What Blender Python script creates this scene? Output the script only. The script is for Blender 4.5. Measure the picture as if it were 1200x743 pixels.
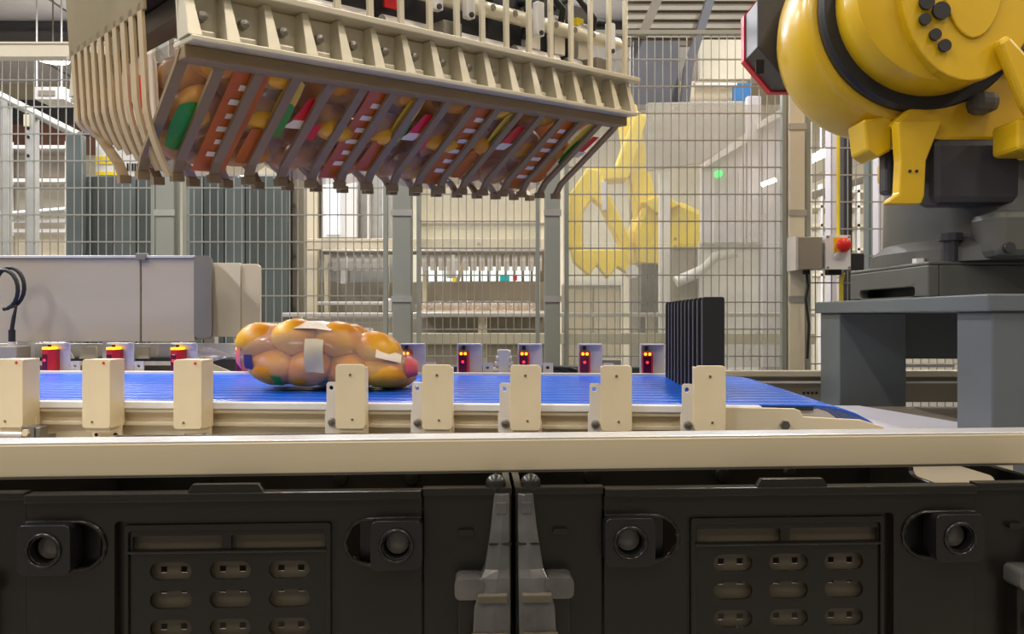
import bpy, bmesh, math, random
from mathutils import Vector, Matrix, noise
from mathutils.geometry import tessellate_polygon
random.seed(7)
R = math.radians
PI = math.pi
scene = bpy.context.scene
col = scene.collection
for o in list(bpy.data.objects):
    bpy.data.objects.remove(o)

# ------------------------------------------------------------------ camera, world, exposure
ZC = 1.25            # eye height
F = 900.0            # focal length in pixels of the 1200 px frame
cam = bpy.data.cameras.new('camera')
cam.lens = 36.0 * F / 1200.0
cam.sensor_width = 36.0
cam.clip_start = 0.02
cam.clip_end = 200
cam_o = bpy.data.objects.new('camera', cam)
cam_o.location = (0, 0, ZC)
cam_o.rotation_euler = (R(90), 0, 0)
col.objects.link(cam_o)
scene.camera = cam_o

world = bpy.data.worlds.new('hall_air')
scene.world = world
world.use_nodes = True
bgn = world.node_tree.nodes['Background']
bgn.inputs[0].default_value = (1.0, 0.94, 0.86, 1)
bgn.inputs[1].default_value = 0.24

vs = scene.view_settings
vs.view_transform = 'Standard'
vs.look = 'None'
vs.gamma = 1.0
vs.use_curve_mapping = False
vs.exposure = 0.22

LAMP_W = 46.0        # watts of one ceiling luminaire


def area_light(name, loc, sx, sy, watts, colr, parent=None, rot=(0, 0, 0)):
    l = bpy.data.lights.new(name, 'AREA')
    l.shape = 'RECTANGLE'
    l.size = sx
    l.size_y = sy
    l.energy = watts
    l.color = colr
    o = bpy.data.objects.new(name, l)
    o.location = loc
    o.rotation_euler = rot
    col.objects.link(o)
    if parent:
        o.parent = parent
    return o


# ------------------------------------------------------------------ materials
def lin(c):
    out = []
    for v in c:
        v = v / 255.0
        out.append(v / 12.92 if v <= 0.04045 else ((v + 0.055) / 1.055) ** 2.4)
    return (*out, 1.0)


MATS = {}


def mat(name, c, rough=0.5, metal=0.0, var=0.12, scale=6.0, bump=0.0, c2=None, stretch=None, coat=0.0, spec=0.5):
    m = bpy.data.materials.new(name)
    m.use_nodes = True
    nt = m.node_tree
    b = nt.nodes['Principled BSDF']
    base = lin(c)
    tc = nt.nodes.new('ShaderNodeTexCoord')
    mp = nt.nodes.new('ShaderNodeMapping')
    if stretch:
        mp.inputs['Scale'].default_value = stretch
    nt.links.new(tc.outputs['Object'], mp.inputs['Vector'])
    nz = nt.nodes.new('ShaderNodeTexNoise')
    nz.inputs['Scale'].default_value = scale
    nz.inputs['Detail'].default_value = 5
    nt.links.new(mp.outputs['Vector'], nz.inputs['Vector'])
    rp = nt.nodes.new('ShaderNodeValToRGB')
    if c2:
        a, d = base, lin(c2)
        rp.color_ramp.elements[0].position = 0.38
        rp.color_ramp.elements[1].position = 0.62
    else:
        a = tuple(max(0, x * (1 - var)) for x in base[:3]) + (1,)
        d = tuple(min(1, x * (1 + var)) for x in base[:3]) + (1,)
        rp.color_ramp.elements[0].position = 0.3
        rp.color_ramp.elements[1].position = 0.7
    rp.color_ramp.elements[0].color = a
    rp.color_ramp.elements[1].color = d
    nt.links.new(nz.outputs['Fac'], rp.inputs['Fac'])
    nt.links.new(rp.outputs['Color'], b.inputs['Base Color'])
    b.inputs['Roughness'].default_value = rough
    b.inputs['Metallic'].default_value = metal
    b.inputs['Specular IOR Level'].default_value = spec
    if coat:
        b.inputs['Coat Weight'].default_value = coat
        b.inputs['Coat Roughness'].default_value = 0.15
    if bump:
        bp = nt.nodes.new('ShaderNodeBump')
        bp.inputs['Strength'].default_value = bump
        bp.inputs['Distance'].default_value = 0.004
        nt.links.new(nz.outputs['Fac'], bp.inputs['Height'])
        nt.links.new(bp.outputs['Normal'], b.inputs['Normal'])
    MATS[name] = m
    return m


def emis(name, c, strength):
    m = bpy.data.materials.new(name)
    m.use_nodes = True
    nt = m.node_tree
    b = nt.nodes['Principled BSDF']
    b.inputs['Base Color'].default_value = lin(c)
    b.inputs['Emission Color'].default_value = lin(c)
    b.inputs['Emission Strength'].default_value = strength
    MATS[name] = m
    return m


def clear(name, tint, opaque, rough, body):
    """a see-through sheet: part of the light passes, part meets a glossy pale body"""
    m = bpy.data.materials.new(name)
    m.use_nodes = True
    nt = m.node_tree
    b = nt.nodes['Principled BSDF']
    b.inputs['Base Color'].default_value = lin(body)
    b.inputs['Roughness'].default_value = rough
    t = nt.nodes.new('ShaderNodeBsdfTransparent')
    t.inputs[0].default_value = lin(tint)
    mx = nt.nodes.new('ShaderNodeMixShader')
    nz = nt.nodes.new('ShaderNodeTexNoise')
    nz.inputs['Scale'].default_value = 5
    tc = nt.nodes.new('ShaderNodeTexCoord')
    nt.links.new(tc.outputs['Object'], nz.inputs['Vector'])
    mr = nt.nodes.new('ShaderNodeMapRange')
    mr.inputs['From Min'].default_value = 0.3
    mr.inputs['From Max'].default_value = 0.7
    mr.inputs['To Min'].default_value = opaque * 0.7
    mr.inputs['To Max'].default_value = opaque * 1.3
    nt.links.new(nz.outputs['Fac'], mr.inputs['Value'])
    nt.links.new(mr.outputs['Result'], mx.inputs['Fac'])
    nt.links.new(t.outputs[0], mx.inputs[1])
    nt.links.new(b.outputs[0], mx.inputs[2])
    nt.links.new(mx.outputs[0], nt.nodes['Material Output'].inputs['Surface'])
    MATS[name] = m
    return m


mat('crate_black', (22, 19, 14), 0.28, var=0.2, scale=9, bump=0.05, spec=0.48)
mat('crate_latch', (20, 20, 20), 0.3, var=0.2)
mat('crate_paler', (84, 76, 61), 0.45, var=0.15)
mat('crate_post', (74, 72, 70), 0.17, var=0.4, scale=24, spec=0.9, bump=0.15)
mat('crate_pin', (92, 88, 84), 0.25)
mat('anodised', (214, 200, 168), 0.38, metal=0.3, var=0.06, scale=3, stretch=(0.3, 8, 8))
mat('anodised_top_lit', (232, 231, 232), 0.25, metal=0.5, var=0.06, scale=3, stretch=(0.3, 8, 8))  # paler copy of the rail metal, reflected ceiling light put into the colour
mat('frame_cream', (226, 212, 182), 0.45, metal=0.2, var=0.06, scale=5)
mat('cover_cream', (242, 225, 188), 0.45, metal=0.15, var=0.07, scale=7)
mat('slide_white', (236, 234, 232), 0.35, var=0.03)
mat('belt_blue', (24, 100, 222), 0.24, var=0.1, scale=4, stretch=(0.5, 8, 8), spec=0.6)
mat('steel', (218, 213, 208), 0.36, metal=0.3, var=0.1, scale=5)
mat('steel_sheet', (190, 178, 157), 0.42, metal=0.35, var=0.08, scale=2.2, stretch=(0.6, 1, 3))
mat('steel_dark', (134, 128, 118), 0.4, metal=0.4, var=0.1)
mat('galv', (178, 178, 174), 0.45, metal=0.5, var=0.1, scale=12)
mat('bolt_steel', (150, 146, 138), 0.3, metal=0.8, var=0.1)
mat('hole_dark', (14, 13, 12), 0.8)
mat('panel_cream', (214, 206, 182), 0.5, var=0.05)
mat('rubber', (24, 24, 25), 0.55, var=0.2)
mat('fin_black', (32, 32, 33), 0.38, var=0.15)
mat('fin_edge', (110, 108, 120), 0.4)
mat('sensor_red', (206, 34, 40), 0.35, var=0.1)
mat('sensor_lens', (92, 12, 40), 0.12, var=0.2)
emis('led_yellow', (255, 206, 30), 1.6)
emis('led_red', (255, 40, 60), 2.0)
emis('led_green', (60, 240, 120), 1.6)
mat('table_grey', (94, 100, 103), 0.3, var=0.06, scale=3, bump=0.02)
mat('robot_grey', (84, 84, 79), 0.42, var=0.07, scale=4)
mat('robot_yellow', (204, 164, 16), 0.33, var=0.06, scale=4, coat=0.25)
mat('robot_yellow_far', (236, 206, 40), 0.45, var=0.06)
mat('motor_black', (48, 47, 52), 0.4, var=0.12)
mat('motor_red', (196, 24, 48), 0.4)
mat('hollow_black', (28, 28, 30), 0.5)
mat('mesh_wire', (162, 161, 153), 0.45, metal=0.3, var=0.08)
mat('post_grey', (150, 154, 146), 0.45, metal=0.1, var=0.05)
mat('ear_metal', (242, 234, 222), 0.4, metal=0.15, var=0.05)
mat('slate', (96, 106, 106), 0.5, var=0.07)
mat('slate_dark', (78, 86, 86), 0.5, var=0.07)
mat('white_paint', (226, 224, 222), 0.45, var=0.04)
mat('lavender_white', (212, 208, 216), 0.4, var=0.05)
mat('sign_yellow', (244, 214, 20), 0.5)
mat('beige_panel', (206, 194, 168), 0.5, var=0.05)
mat('warm_grey', (150, 142, 126), 0.5, var=0.08)
mat('brown_grey', (112, 102, 88), 0.55, var=0.12)
mat('blue_sheet', (40, 110, 170), 0.5)
mat('cyan_print', (40, 190, 200), 0.5)
mat('finger_grey', (146, 126, 96), 0.45, metal=0.1, var=0.08)
mat('gripper_cream', (216, 209, 188), 0.4, metal=0.25, var=0.06)
mat('gripper_sheet', (150, 138, 108), 0.42, metal=0.3, var=0.08)
mat('end_strip', (196, 176, 142), 0.42, metal=0.25, var=0.06)
mat('bun', (212, 136, 8), 0.42, c2=(236, 176, 40), scale=9)
mat('bun_dark', (172, 102, 16), 0.42, c2=(214, 148, 40), scale=9)
mat('label_brown', (196, 98, 18), 0.35, var=0.18, scale=8)
mat('print_glint_white', (240, 226, 208), 0.4)  # serves white print, lettering and the painted highlight on the belt bag
mat('print_red', (222, 26, 34), 0.35)
mat('print_pink', (226, 96, 100), 0.35)
mat('print_green', (48, 150, 50), 0.35)
mat('print_blue', (60, 50, 110), 0.35)
mat('print_yellow', (224, 190, 60), 0.35)
mat('floor_grey', (132, 126, 116), 0.4, var=0.12, scale=1.2)
mat('ceiling_white', (226, 226, 232), 0.7, var=0.03)
mat('ceiling_seam', (120, 120, 128), 0.7)
mat('roof_brown', (120, 110, 96), 0.6, var=0.08)
mat('beam_dark', (74, 74, 80), 0.5)
mat('wall_cream', (206, 196, 172), 0.6, var=0.06)
mat('wall_dark', (78, 78, 88), 0.6)
mat('brick_red', (140, 100, 86), 0.65, var=0.15, scale=3)
mat('estop_red', (214, 36, 30), 0.35)
mat('estop_yellow', (238, 190, 20), 0.4)
mat('cable_yellow', (226, 200, 30), 0.4)
emis('tube_glow', (255, 250, 238), 7.0)
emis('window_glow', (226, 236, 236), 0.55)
clear('plexi', (250, 250, 246), 0.24, 0.12, (226, 226, 220))
clear('bag_film', (250, 248, 246), 0.17, 0.16, (232, 226, 224))
clear('bag_film_soft', (246, 243, 240), 0.24, 0.2, (210, 198, 186))


# ------------------------------------------------------------------ mesh helpers
class MB:
    def __init__(self):
        self.v = []
        self.f = []

    def add(self, vs_, fs_):
        n = len(self.v)
        self.v += [tuple(p) for p in vs_]
        self.f += [tuple(i + n for i in q) for q in fs_]
        return self

    def box(self, x0, x1, y0, y1, z0, z1):
        return self.add([(x0, y0, z0), (x1, y0, z0), (x1, y1, z0), (x0, y1, z0),
                         (x0, y0, z1), (x1, y0, z1), (x1, y1, z1), (x0, y1, z1)],
                        [(3, 2, 1, 0), (4, 5, 6, 7), (0, 1, 5, 4), (1, 2, 6, 5), (2, 3, 7, 6), (3, 0, 4, 7)])

    def tube(self, path, r, n=10, closed=False, rs=None):
        path = [Vector(p) for p in path]
        m = len(path)
        up = Vector((0.13, 0.31, 0.94)).normalized()
        rings = []
        for i, p in enumerate(path):
            if closed:
                t = path[(i + 1) % m] - path[i - 1]
            else:
                t = path[min(i + 1, m - 1)] - path[max(i - 1, 0)]
            t.normalize()
            a = t.cross(up)
            if a.length < 1e-3:
                a = t.cross(Vector((1, 0, 0)))
            a.normalize()
            b = t.cross(a)
            rr = rs[i] if rs else r
            rings.append([p + (a * math.cos(2 * PI * k / n) + b * math.sin(2 * PI * k / n)) * rr for k in range(n)])
        vs_ = [q for rg in rings for q in rg]
        fs_ = []
        for i in range(m if closed else m - 1):
            j = (i + 1) % m
            for k in range(n):
                fs_.append((i * n + k, i * n + (k + 1) % n, j * n + (k + 1) % n, j * n + k))
        if not closed:
            fs_.append(tuple(range(n)))
            fs_.append(tuple((m - 1) * n + k for k in range(n))[::-1])
        return self.add(vs_, fs_)

    def cyl(self, p0, p1, r, n=14, r2=None):
        return self.tube([p0, p1], r, n, rs=[r, r if r2 is None else r2])

    def strip(self, path, side, w, t):
        """flat bar: path of points, constant side direction, width w along side, thickness t"""
        path = [Vector(p) for p in path]
        side = Vector(side).normalized()
        vs_ = []
        for i, p in enumerate(path):
            d = (path[min(i + 1, len(path) - 1)] - path[max(i - 1, 0)]).normalized()
            nn = d.cross(side).normalized()
            for a, b in ((-1, -1), (1, -1), (1, 1), (-1, 1)):
                vs_.append(p + side * (a * w / 2) + nn * (b * t / 2))
        fs_ = []
        for i in range(len(path) - 1):
            for k in range(4):
                fs_.append((4 * i + k, 4 * i + (k + 1) % 4, 4 * i + 4 + (k + 1) % 4, 4 * i + 4 + k))
        fs_.append((3, 2, 1, 0))
        e = 4 * (len(path) - 1)
        fs_.append((e, e + 1, e + 2, e + 3))
        return self.add(vs_, fs_)

    def plate(self, outer, d0, d1, axis='y', holes=()):
        """2-D outline (with holes) extruded from d0 to d1 along axis"""
        def mp(p, d):
            if axis == 'y':
                return (p[0], d, p[1])
            if axis == 'x':
                return (d, p[0], p[1])
            return (p[0], p[1], d)
        loops = [list(outer)] + [list(h) for h in holes]
        flat = [p for l in loops for p in l]
        tris = tessellate_polygon([[Vector((p[0], p[1], 0)) for p in l] for l in loops])
        n = len(flat)
        vs_ = [mp(p, d0) for p in flat] + [mp(p, d1) for p in flat]
        fs_ = [tuple(t) for t in tris] + [tuple(i + n for i in t)[::-1] for t in tris]
        k = 0
        for l in loops:
            m = len(l)
            for i in range(m):
                j = (i + 1) % m
                fs_.append((k + i, k + j, k + j + n, k + i + n))
            k += m
        return self.add(vs_, fs_)

    def lathe(self, prof, c, axis='y', n=40, sx=1.0, sz=1.0):
        """prof: (radius, position along axis)"""
        m = len(prof)
        vs_ = []
        for r, t in prof:
            for k in range(n):
                a = 2 * PI * k / n
                x, z = r * math.cos(a) * sx, r * math.sin(a) * sz
                if axis == 'y':
                    vs_.append((c[0] + x, c[1] + t, c[2] + z))
                elif axis == 'z':
                    vs_.append((c[0] + x, c[1] + z, c[2] + t))
                else:
                    vs_.append((c[0] + t, c[1] + x, c[2] + z))
        fs_ = []
        for i in range(m - 1):
            for k in range(n):
                fs_.append((i * n + k, i * n + (k + 1) % n, i * n + n + (k + 1) % n, i * n + n + k))
        fs_.append(tuple(range(n))[::-1])
        fs_.append(tuple((m - 1) * n + k for k in range(n)))
        return self.add(vs_, fs_)

    def mesh(self, name, smooth=None):
        me = bpy.data.meshes.new(name)
        me.from_pydata(self.v, [], self.f)
        bm = bmesh.new()
        bm.from_mesh(me)
        bmesh.ops.recalc_face_normals(bm, faces=bm.faces)
        bm.to_mesh(me)
        bm.free()
        if smooth:
            me.shade_smooth()
            me.set_sharp_from_angle(angle=R(smooth))
        return me

    def build(self, name, m, parent=None, bevel=0, smooth=None, off=None, loc=None, rot=None):
        """off: world point the mesh was written in, subtracted (the parent stands there)"""
        if off is not None:
            self.v = [(a - off[0], b - off[1], c - off[2]) for a, b, c in self.v]
        me = self.mesh(name, smooth)
        return link(name, me, m, parent, bevel, loc, rot)


def link(name, me, m, parent=None, bevel=0, loc=None, rot=None):
    if not me.materials:
        me.materials.append(MATS[m] if isinstance(m, str) else m)
    o = bpy.data.objects.new(name, me)
    col.objects.link(o)
    if parent:
        o.parent = parent
    if loc:
        o.location = loc
    if rot:
        o.rotation_euler = rot
    if bevel:
        md = o.modifiers.new('bevel', 'BEVEL')
        md.width = bevel
        md.segments = 2
        md.limit_method = 'ANGLE'
        md.angle_limit = R(40)
    return o


def tag(o, label=None, cat=None, group=None, kind=None):
    if label:
        o['label'] = label
    if cat:
        o['category'] = cat
    if group:
        o['group'] = group
    if kind:
        o['kind'] = kind
    return o


def thing(name, label, cat, loc=(0, 0, 0), rot=(0, 0, 0), group=None):
    o = bpy.data.objects.new(name, None)
    o.empty_display_size = 0.05
    o.location = loc
    o.rotation_euler = rot
    col.objects.link(o)
    return tag(o, label, cat, group)


def struct(name, mb, m, **k):
    return tag(mb.build(name, m, **k), kind='structure')


def P(u, v, y):
    return Vector(((u - 600) * y / F, y, ZC - (v - 371) * y / F))


def px(u, y):
    return (u - 600) * y / F


def pz(v, y):
    return ZC - (v - 371) * y / F


def circ(cx, cy, r, n=14, rx=None):
    return [(cx + (rx or r) * math.cos(2 * PI * k / n), cy + r * math.sin(2 * PI * k / n)) for k in range(n)]


def rrect(x0, x1, z0, z1, r, n=4):
    pts = []
    for cx, cz, a0 in ((x1 - r, z0 + r, -90), (x1 - r, z1 - r, 0), (x0 + r, z1 - r, 90), (x0 + r, z0 + r, 180)):
        for k in range(n + 1):
            a = R(a0 + 90 * k / n)
            pts.append((cx + r * math.cos(a), cz + r * math.sin(a)))
    return pts


def rect(x0, x1, z0, z1):
    return [(x0, z0), (x1, z0), (x1, z1), (x0, z1)]


# ------------------------------------------------------------------ the hall
HY, HX0, HX1, HZ = 14.0, -12.0, 13.0, 5.5
struct('floor', MB().box(HX0, HX1, -7, HY, -0.1, 0), 'floor_grey')
struct('ceiling', MB().box(HX0, HX1, -7, HY, HZ, HZ + 0.1), 'ceiling_white')
wb = struct('wall_back', MB().box(HX0, HX1, HY, HY + 0.1, 0, HZ), 'wall_cream')
MB().box(HX0, -3.0, HY - 0.03, HY, 4.75, 5.2).build('dark_band', 'wall_dark', wb)
MB().box(HX0, -3.0, HY - 0.03, HY, 4.2, 4.75).build('red_band', 'brick_red', wb)
struct('wall_left', MB().box(HX0 - 0.1, HX0, -7, HY, 0, HZ), 'wall_cream')
struct('wall_right', MB().box(HX1, HX1 + 0.1, -7, HY, 0, HZ), 'wall_cream')
for k in range(6):
    x = -11 + k * 1.6
    struct('trim_%d' % (k + 1), MB().box(x, x + 0.03, 5, HY, HZ - 0.012, HZ), 'ceiling_seam')
cb = MB().box(HX0, HX1, 11.0, 11.25, HZ - 0.20, HZ - 0.02)
cb.box(HX0, HX1, 10.9, 11.35, HZ - 0.22, HZ - 0.19)
tag(cb.build('roof_beam', 'beam_dark'), 'dark steel beam running across under the white ceiling, top left', 'beam')

# ceiling luminaires: housing, tube and the light they give
lamp_spots = []
for ly in (-2.5, 0.6, 3.6, 7.2, 10.2):
    for lx in (-4.2, -1.2, 1.9, 5.2):
        lamp_spots.append((lx, ly))
hm = MB().box(-0.75, 0.75, -0.09, 0.09, 0.0, 0.07).mesh('housing')
tm = MB().cyl((-0.72, 0, -0.02), (0.72, 0, -0.02), 0.022, 10).mesh('tube', 40)
for i, (lx, ly) in enumerate(lamp_spots):
    t = thing('ceiling_luminaire', 'white fluorescent luminaire below the hall ceiling, %s row from the camera, %s' % (('first', 'second', 'third', 'fourth', 'fifth')[i // 4], ('leftmost', 'second from left', 'third from left', 'rightmost')[i % 4]), 'lamp', (lx, ly, HZ - 0.5), (0, 0, R(90)), 'hall ceiling luminaires')
    link('housing', hm, 'white_paint', t)
    link('tube', tm, 'tube_glow', t)
    for sx in (-0.5, 0.5):
        MB().cyl((sx, 0, 0.07), (sx, 0, 0.5), 0.004, 6).build('hanger', 'steel', t)
    w = LAMP_W * {-2.5: 0.9, 0.6: 1.1, 3.6: 1.9, 7.2: 2.4, 10.2: 2.6}[ly]
    cl = (1.0, 0.89, 0.75) if ly < 1.5 and lx > -3 else (0.97, 0.97, 1.0)
    if lx < -3 and ly < 4:
        w *= 2.6
    area_light('lamp_light', (0, 0, -0.05), 1.44, 0.16, w, cl, t)

# ------------------------------------------------------------------ black crates in front
S = 0.816 / F          # metres per pixel on the crate fronts
CR_H = 0.24
CYAW = R(2.6)


def crate_front(side_hole):
    """meshes of one crate, x -0.3..0.3, front at y 0, bottom z 0"""
    d = {}
    zv = lambda v: CR_H - (v - 573) * S
    xc = 0.203
    zl, rl = zv(633), 0.0245
    # centre panel with the window and two D-shaped latch bays
    out = [(-xc, 0.0), (xc, 0.0)]
    out += [(xc, zl - rl)]
    cx = xc - 0.055
    for k in range(9):
        a = R(270 - 180 * k / 8)
        out.append((cx + rl * math.cos(a), zl + rl * math.sin(a)))
    out += [(xc, zl + rl), (xc, CR_H - 0.008), (-xc, CR_H - 0.008), (-xc, zl + rl)]
    for k in range(9):
        a = R(90 - 180 * k / 8)
        out.append((-cx + rl * math.cos(a), zl + rl * math.sin(a)))
    out += [(-xc, zl - rl)]
    win = rrect(-0.1145, 0.1135, 0.02, zv(606), 0.004, 2)
    d['centre_panel'] = MB().plate(out, 0.0, 0.008, 'y', [win])
    d['bay_back'] = MB().box(-xc - 0.02, -0.135, 0.014, 0.017, zl - 0.03, zl + 0.03)
    d['bay_back2'] = MB().box(0.135, xc + 0.02, 0.014, 0.017, zl - 0.03, zl + 0.03)
    # raised rim of each bay
    for sg, nm in ((-1, 'bay_rim'), (1, 'bay_rim2')):
        pth = [(sg * xc, -0.001, zl - rl)]
        for k in range(9):
            a = R(270 - 180 * k / 8)
            pth.append((sg * (cx - 0.0) - sg * abs(rl * math.cos(a)), -0.001, zl + rl * math.sin(a)))
        pth.append((sg * xc, -0.001, zl + rl))
        d[nm] = MB().tube(pth, 0.0022, 6)
    # recessed window insert with slots and stadium holes
    holes = [rrect(-0.1 + 0.0, -0.008, zv(642), zv(626), 0.002, 2), rrect(0.002, 0.1, zv(642), zv(626), 0.002, 2)]
    for r in range(5):
        for c in range(3):
            hx, hz = (c - 1) * 68 * S + 0.001, zv(667 + 33.5 * r)
            if hz > 0.04:
                holes.append(rrect(hx - 0.0215, hx + 0.0215, hz - 0.0095, hz + 0.0095, 0.0092, 5))
    d['window_insert'] = MB().plate(rrect(-0.1145, 0.1135, 0.02, zv(606), 0.004, 2), 0.009, 0.013, 'y', holes)
    d['window_frame'] = MB().plate(rrect(-0.108, 0.107, 0.026, zv(612), 0.003, 2), 0.0055, 0.009, 'y',
                                   [rrect(-0.103, 0.102, 0.03, zv(619), 0.003, 2)])
    d['insert_bar'] = MB().box(-0.104, 0.103, 0.004, 0.010, zv(645.5), zv(642.5))
    lh = []
    for r in range(5):
        for c in range(3):
            for s2 in (-1, 1):
                hx, hz = (c - 1) * 68 * S + 0.001 + s2 * 0.0105, zv(667 + 33.5 * r) + (0.0075 if r % 2 else -0.001)
                if hz > 0.04:
                    lh.append(rect(hx - 0.0034, hx + 0.0034, hz - 0.0034, hz + 0.0034))
    d['inner_wall'] = MB().plate(rect(-0.118, 0.118, 0.012, zv(610)), 0.0175, 0.0195, 'y', lh)  # black inner wall, the light it catches put into a paler colour
    # corner plates left and right of the seams
    for sg, nm in ((-1, 'corner_plate'), (1, 'corner_plate2')):
        a, b = sorted((sg * (xc + 0.0015), sg * 0.2985))
        so = sg * (zv(0) * 0 + (0.3 - 0.0495))
        d[nm] = MB().plate(rrect(a, b, 0.0, CR_H - 0.002, 0.004, 2), 0.003, 0.011, 'y')
    d['slot_lug'] = MB().plate(rrect(-0.2585, -0.2415, zv(627), zv(620), 0.003, 3), -0.003, 0.004, 'y')
    d['slot_lug2'] = MB().plate(rrect(0.2415, 0.2585, zv(627), zv(620), 0.003, 3), -0.003, 0.004, 'y')
    # top lip with trapezoid tab
    lip = MB().box(-xc, xc, -0.006, 0.010, CR_H - 0.009, CR_H)
    lip.box(-0.2985, -xc - 0.001, -0.003, 0.010, CR_H - 0.006, CR_H + 0.002)
    lip.box(xc + 0.001, 0.2985, -0.003, 0.010, CR_H - 0.006, CR_H + 0.002)
    d['top_lip'] = lip
    d['stacking_tab'] = MB().plate([(-0.040, CR_H - 0.001), (0.040, CR_H - 0.001), (0.034, CR_H + 0.0085), (-0.034, CR_H + 0.0085)], -0.004, 0.004, 'y')
    # other walls and floor
    hh = [rrect(0.09, 0.28, 0.192, 0.228, 0.012, 3)] if side_hole else []
    d['side_wall2'] = MB().plate(rect(0.011, 0.4, 0.0, CR_H), 0.2905, 0.2985, 'x', hh)
    d['side_wall'] = MB().plate(rect(0.011, 0.4, 0.0, CR_H), -0.2985, -0.2905, 'x')
    d['back_wall'] = MB().box(-0.29, 0.29, 0.39, 0.4, 0.0, CR_H)
    d['crate_floor'] = MB().box(-0.29, 0.29, 0.02, 0.39, 0.0, 0.008)
    return d, zl


def latch_meshes():
    b = MB().plate(rrect(-0.0265, 0.0265, -0.0255, 0.0255, 0.007, 4), -0.012, 0.012, 'y', [circ(0, 0, 0.0135, 18)])
    ring = MB()
    pts = []
    for k in range(20):
        a = 2 * PI * k / 20
        pts.append((0.0165 * math.cos(a), -0.0125, 0.0165 * math.sin(a)))
    ring.tube(pts, 0.0022, 6, closed=True)
    pin = MB().lathe([(0.0105, 0.010), (0.0125, 0.002), (0.0118, 0.0), (0.004, -0.002)], (0, 0, 0), 'y', 18)
    return b, ring, pin


def corner_post(sg):
    """tapering glossy stacking column on the meeting corner, front leaning out towards its foot"""
    zt = CR_H + 0.008
    zb = 0.02
    def pt(off, depth, z):
        return (sg * (0.2985 - off), -depth, z)
    m = MB()
    # width (inner offset) and depth at heights
    prof = [(zt - 0.012, 0.019, 0.004), (zt - 0.05, 0.023, 0.010), (zt - 0.088, 0.029, 0.016), (zt - 0.096, 0.033, 0.020),
            (zt - 0.125, 0.040, 0.026), (zb, 0.045, 0.032)]
    vs_ = []
    for z, w, dp in prof:
        vs_ += [pt(0.0025, -0.004, z), pt(0.0025, dp, z), pt(w * 0.5, dp + 0.003, z), pt(w, dp, z), pt(w, -0.004, z)]
    fs_ = []
    for i in range(len(prof) - 1):
        for k in range(5):
            fs_.append((5 * i + k, 5 * i + (k + 1) % 5, 5 * i + 5 + (k + 1) % 5, 5 * i + 5 + k))
    fs_.append((0, 1, 2, 3, 4))
    e = 5 * (len(prof) - 1)
    fs_.append((e + 4, e + 3, e + 2, e + 1, e))
    m.add(vs_, fs_)
    wing = MB()
    x0, x1 = sorted((sg * (0.2985 - 0.030), sg * (0.2985 - 0.060)))
    wing.plate(rrect(x0, x1, zt - 0.117, zt - 0.095, 0.006, 4), -0.024, 0.004, 'y')
    bands = []
    for z0, z1, dp, w in ((zt - 0.118, zt - 0.110, 0.0285, 0.0365), (zt - 0.166, zt - 0.149, 0.034, 0.043)):
        q = MB()
        a, b = sorted((sg * (0.2985 - 0.006), sg * (0.2985 - w)))
        q.box(a, b, -dp - 0.003, -dp + 0.006, z0, z1)
        bands.append(q)
    knob = MB().lathe([(0.0, -0.006), (0.006, -0.005), (0.0105, -0.001), (0.011, 0.006)], (sg * (0.2985 - 0.017), 0.002, zt - 0.004), 'y', 14)
    cap = MB().box(*sorted((sg * (0.2985 - 0.006), sg * (0.2985 - 0.017))), -0.011, -0.002, zt - 0.032, zt - 0.020)
    seam = MB().box(*sorted((sg * (0.2985 - 0.001), sg * (0.2985 - 0.0245))), -0.0145, -0.006, zt - 0.0635, zt - 0.0615)
    return m, wing, bands, knob, cap, seam


def make_crate(uc, label, side_hole):
    base = P(uc, 573, 0.816)
    yy = 0.816 + base.x * math.tan(CYAW)
    base = Vector((base.x, yy, ZC - 0.1825 - CR_H))
    t = thing('plastic_crate', label, 'crate', base, (0, 0, CYAW), 'black folding crates in front')
    d, zl = crate_front(side_hole)
    mats = {'inner_wall': 'crate_paler', 'bay_back': 'crate_latch', 'bay_back2': 'crate_latch'}
    for k, m in d.items():
        nm = k.rstrip('2')
        m.build(nm, mats.get(k, 'crate_black'), t, bevel=0.0012 if nm not in ('bay_rim', 'inner_wall', 'window_insert') else 0,
                smooth=50 if nm == 'bay_rim' else None)
    b, ring, pin = latch_meshes()
    for sg in (-1, 1):
        l = MB()
        l.v, l.f = list(b.v), list(b.f)
        lo = l.build('latch', 'crate_latch', t, bevel=0.002, loc=(sg * 0.178, -0.004, zl), smooth=40)
        r2 = MB(); r2.v, r2.f = list(ring.v), list(ring.f)
        r2.build('bore_ring', 'crate_latch', lo, smooth=60)
        p2 = MB(); p2.v, p2.f = list(pin.v), list(pin.f)
        p2.build('pin', 'crate_pin', lo, smooth=40)
        m, wing, bands, knob, cap, seam = corner_post(sg)
        po = m.build('corner_post', 'crate_post', t, bevel=0.0015)
        wing.build('wing', 'crate_post', po, bevel=0.002)
        xa, xb = sorted((sg * (0.2985 - 0.038), sg * (0.2985 - 0.057)))
        MB().box(xa, xb, -0.016, 0.004, 0.05, CR_H - 0.108).build('wing_rib', 'crate_black', po, bevel=0.002)
        for q in bands:
            q.build('rib', 'crate_paler', po, bevel=0.001)
        knob.build('knob', 'crate_black', po, smooth=50)
        cap.build('clip', 'crate_post', po, bevel=0.001)
        seam.build('groove_lip', 'crate_latch', po)
    for bx in (-0.16, 0.05, 0.16):
        MB().lathe([(0.0, -0.008), (0.010, -0.007), (0.012, 0.0)], (bx, 0.39, 0.172), 'y', 12).build('boss', 'crate_black', t, smooth=50)
    return t


make_crate(271, 'black ribbed plastic crate on the left of the central pair of posts', False)
make_crate(932.5, 'black ribbed plastic crate on the right of the central pair of posts', True)

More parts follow.
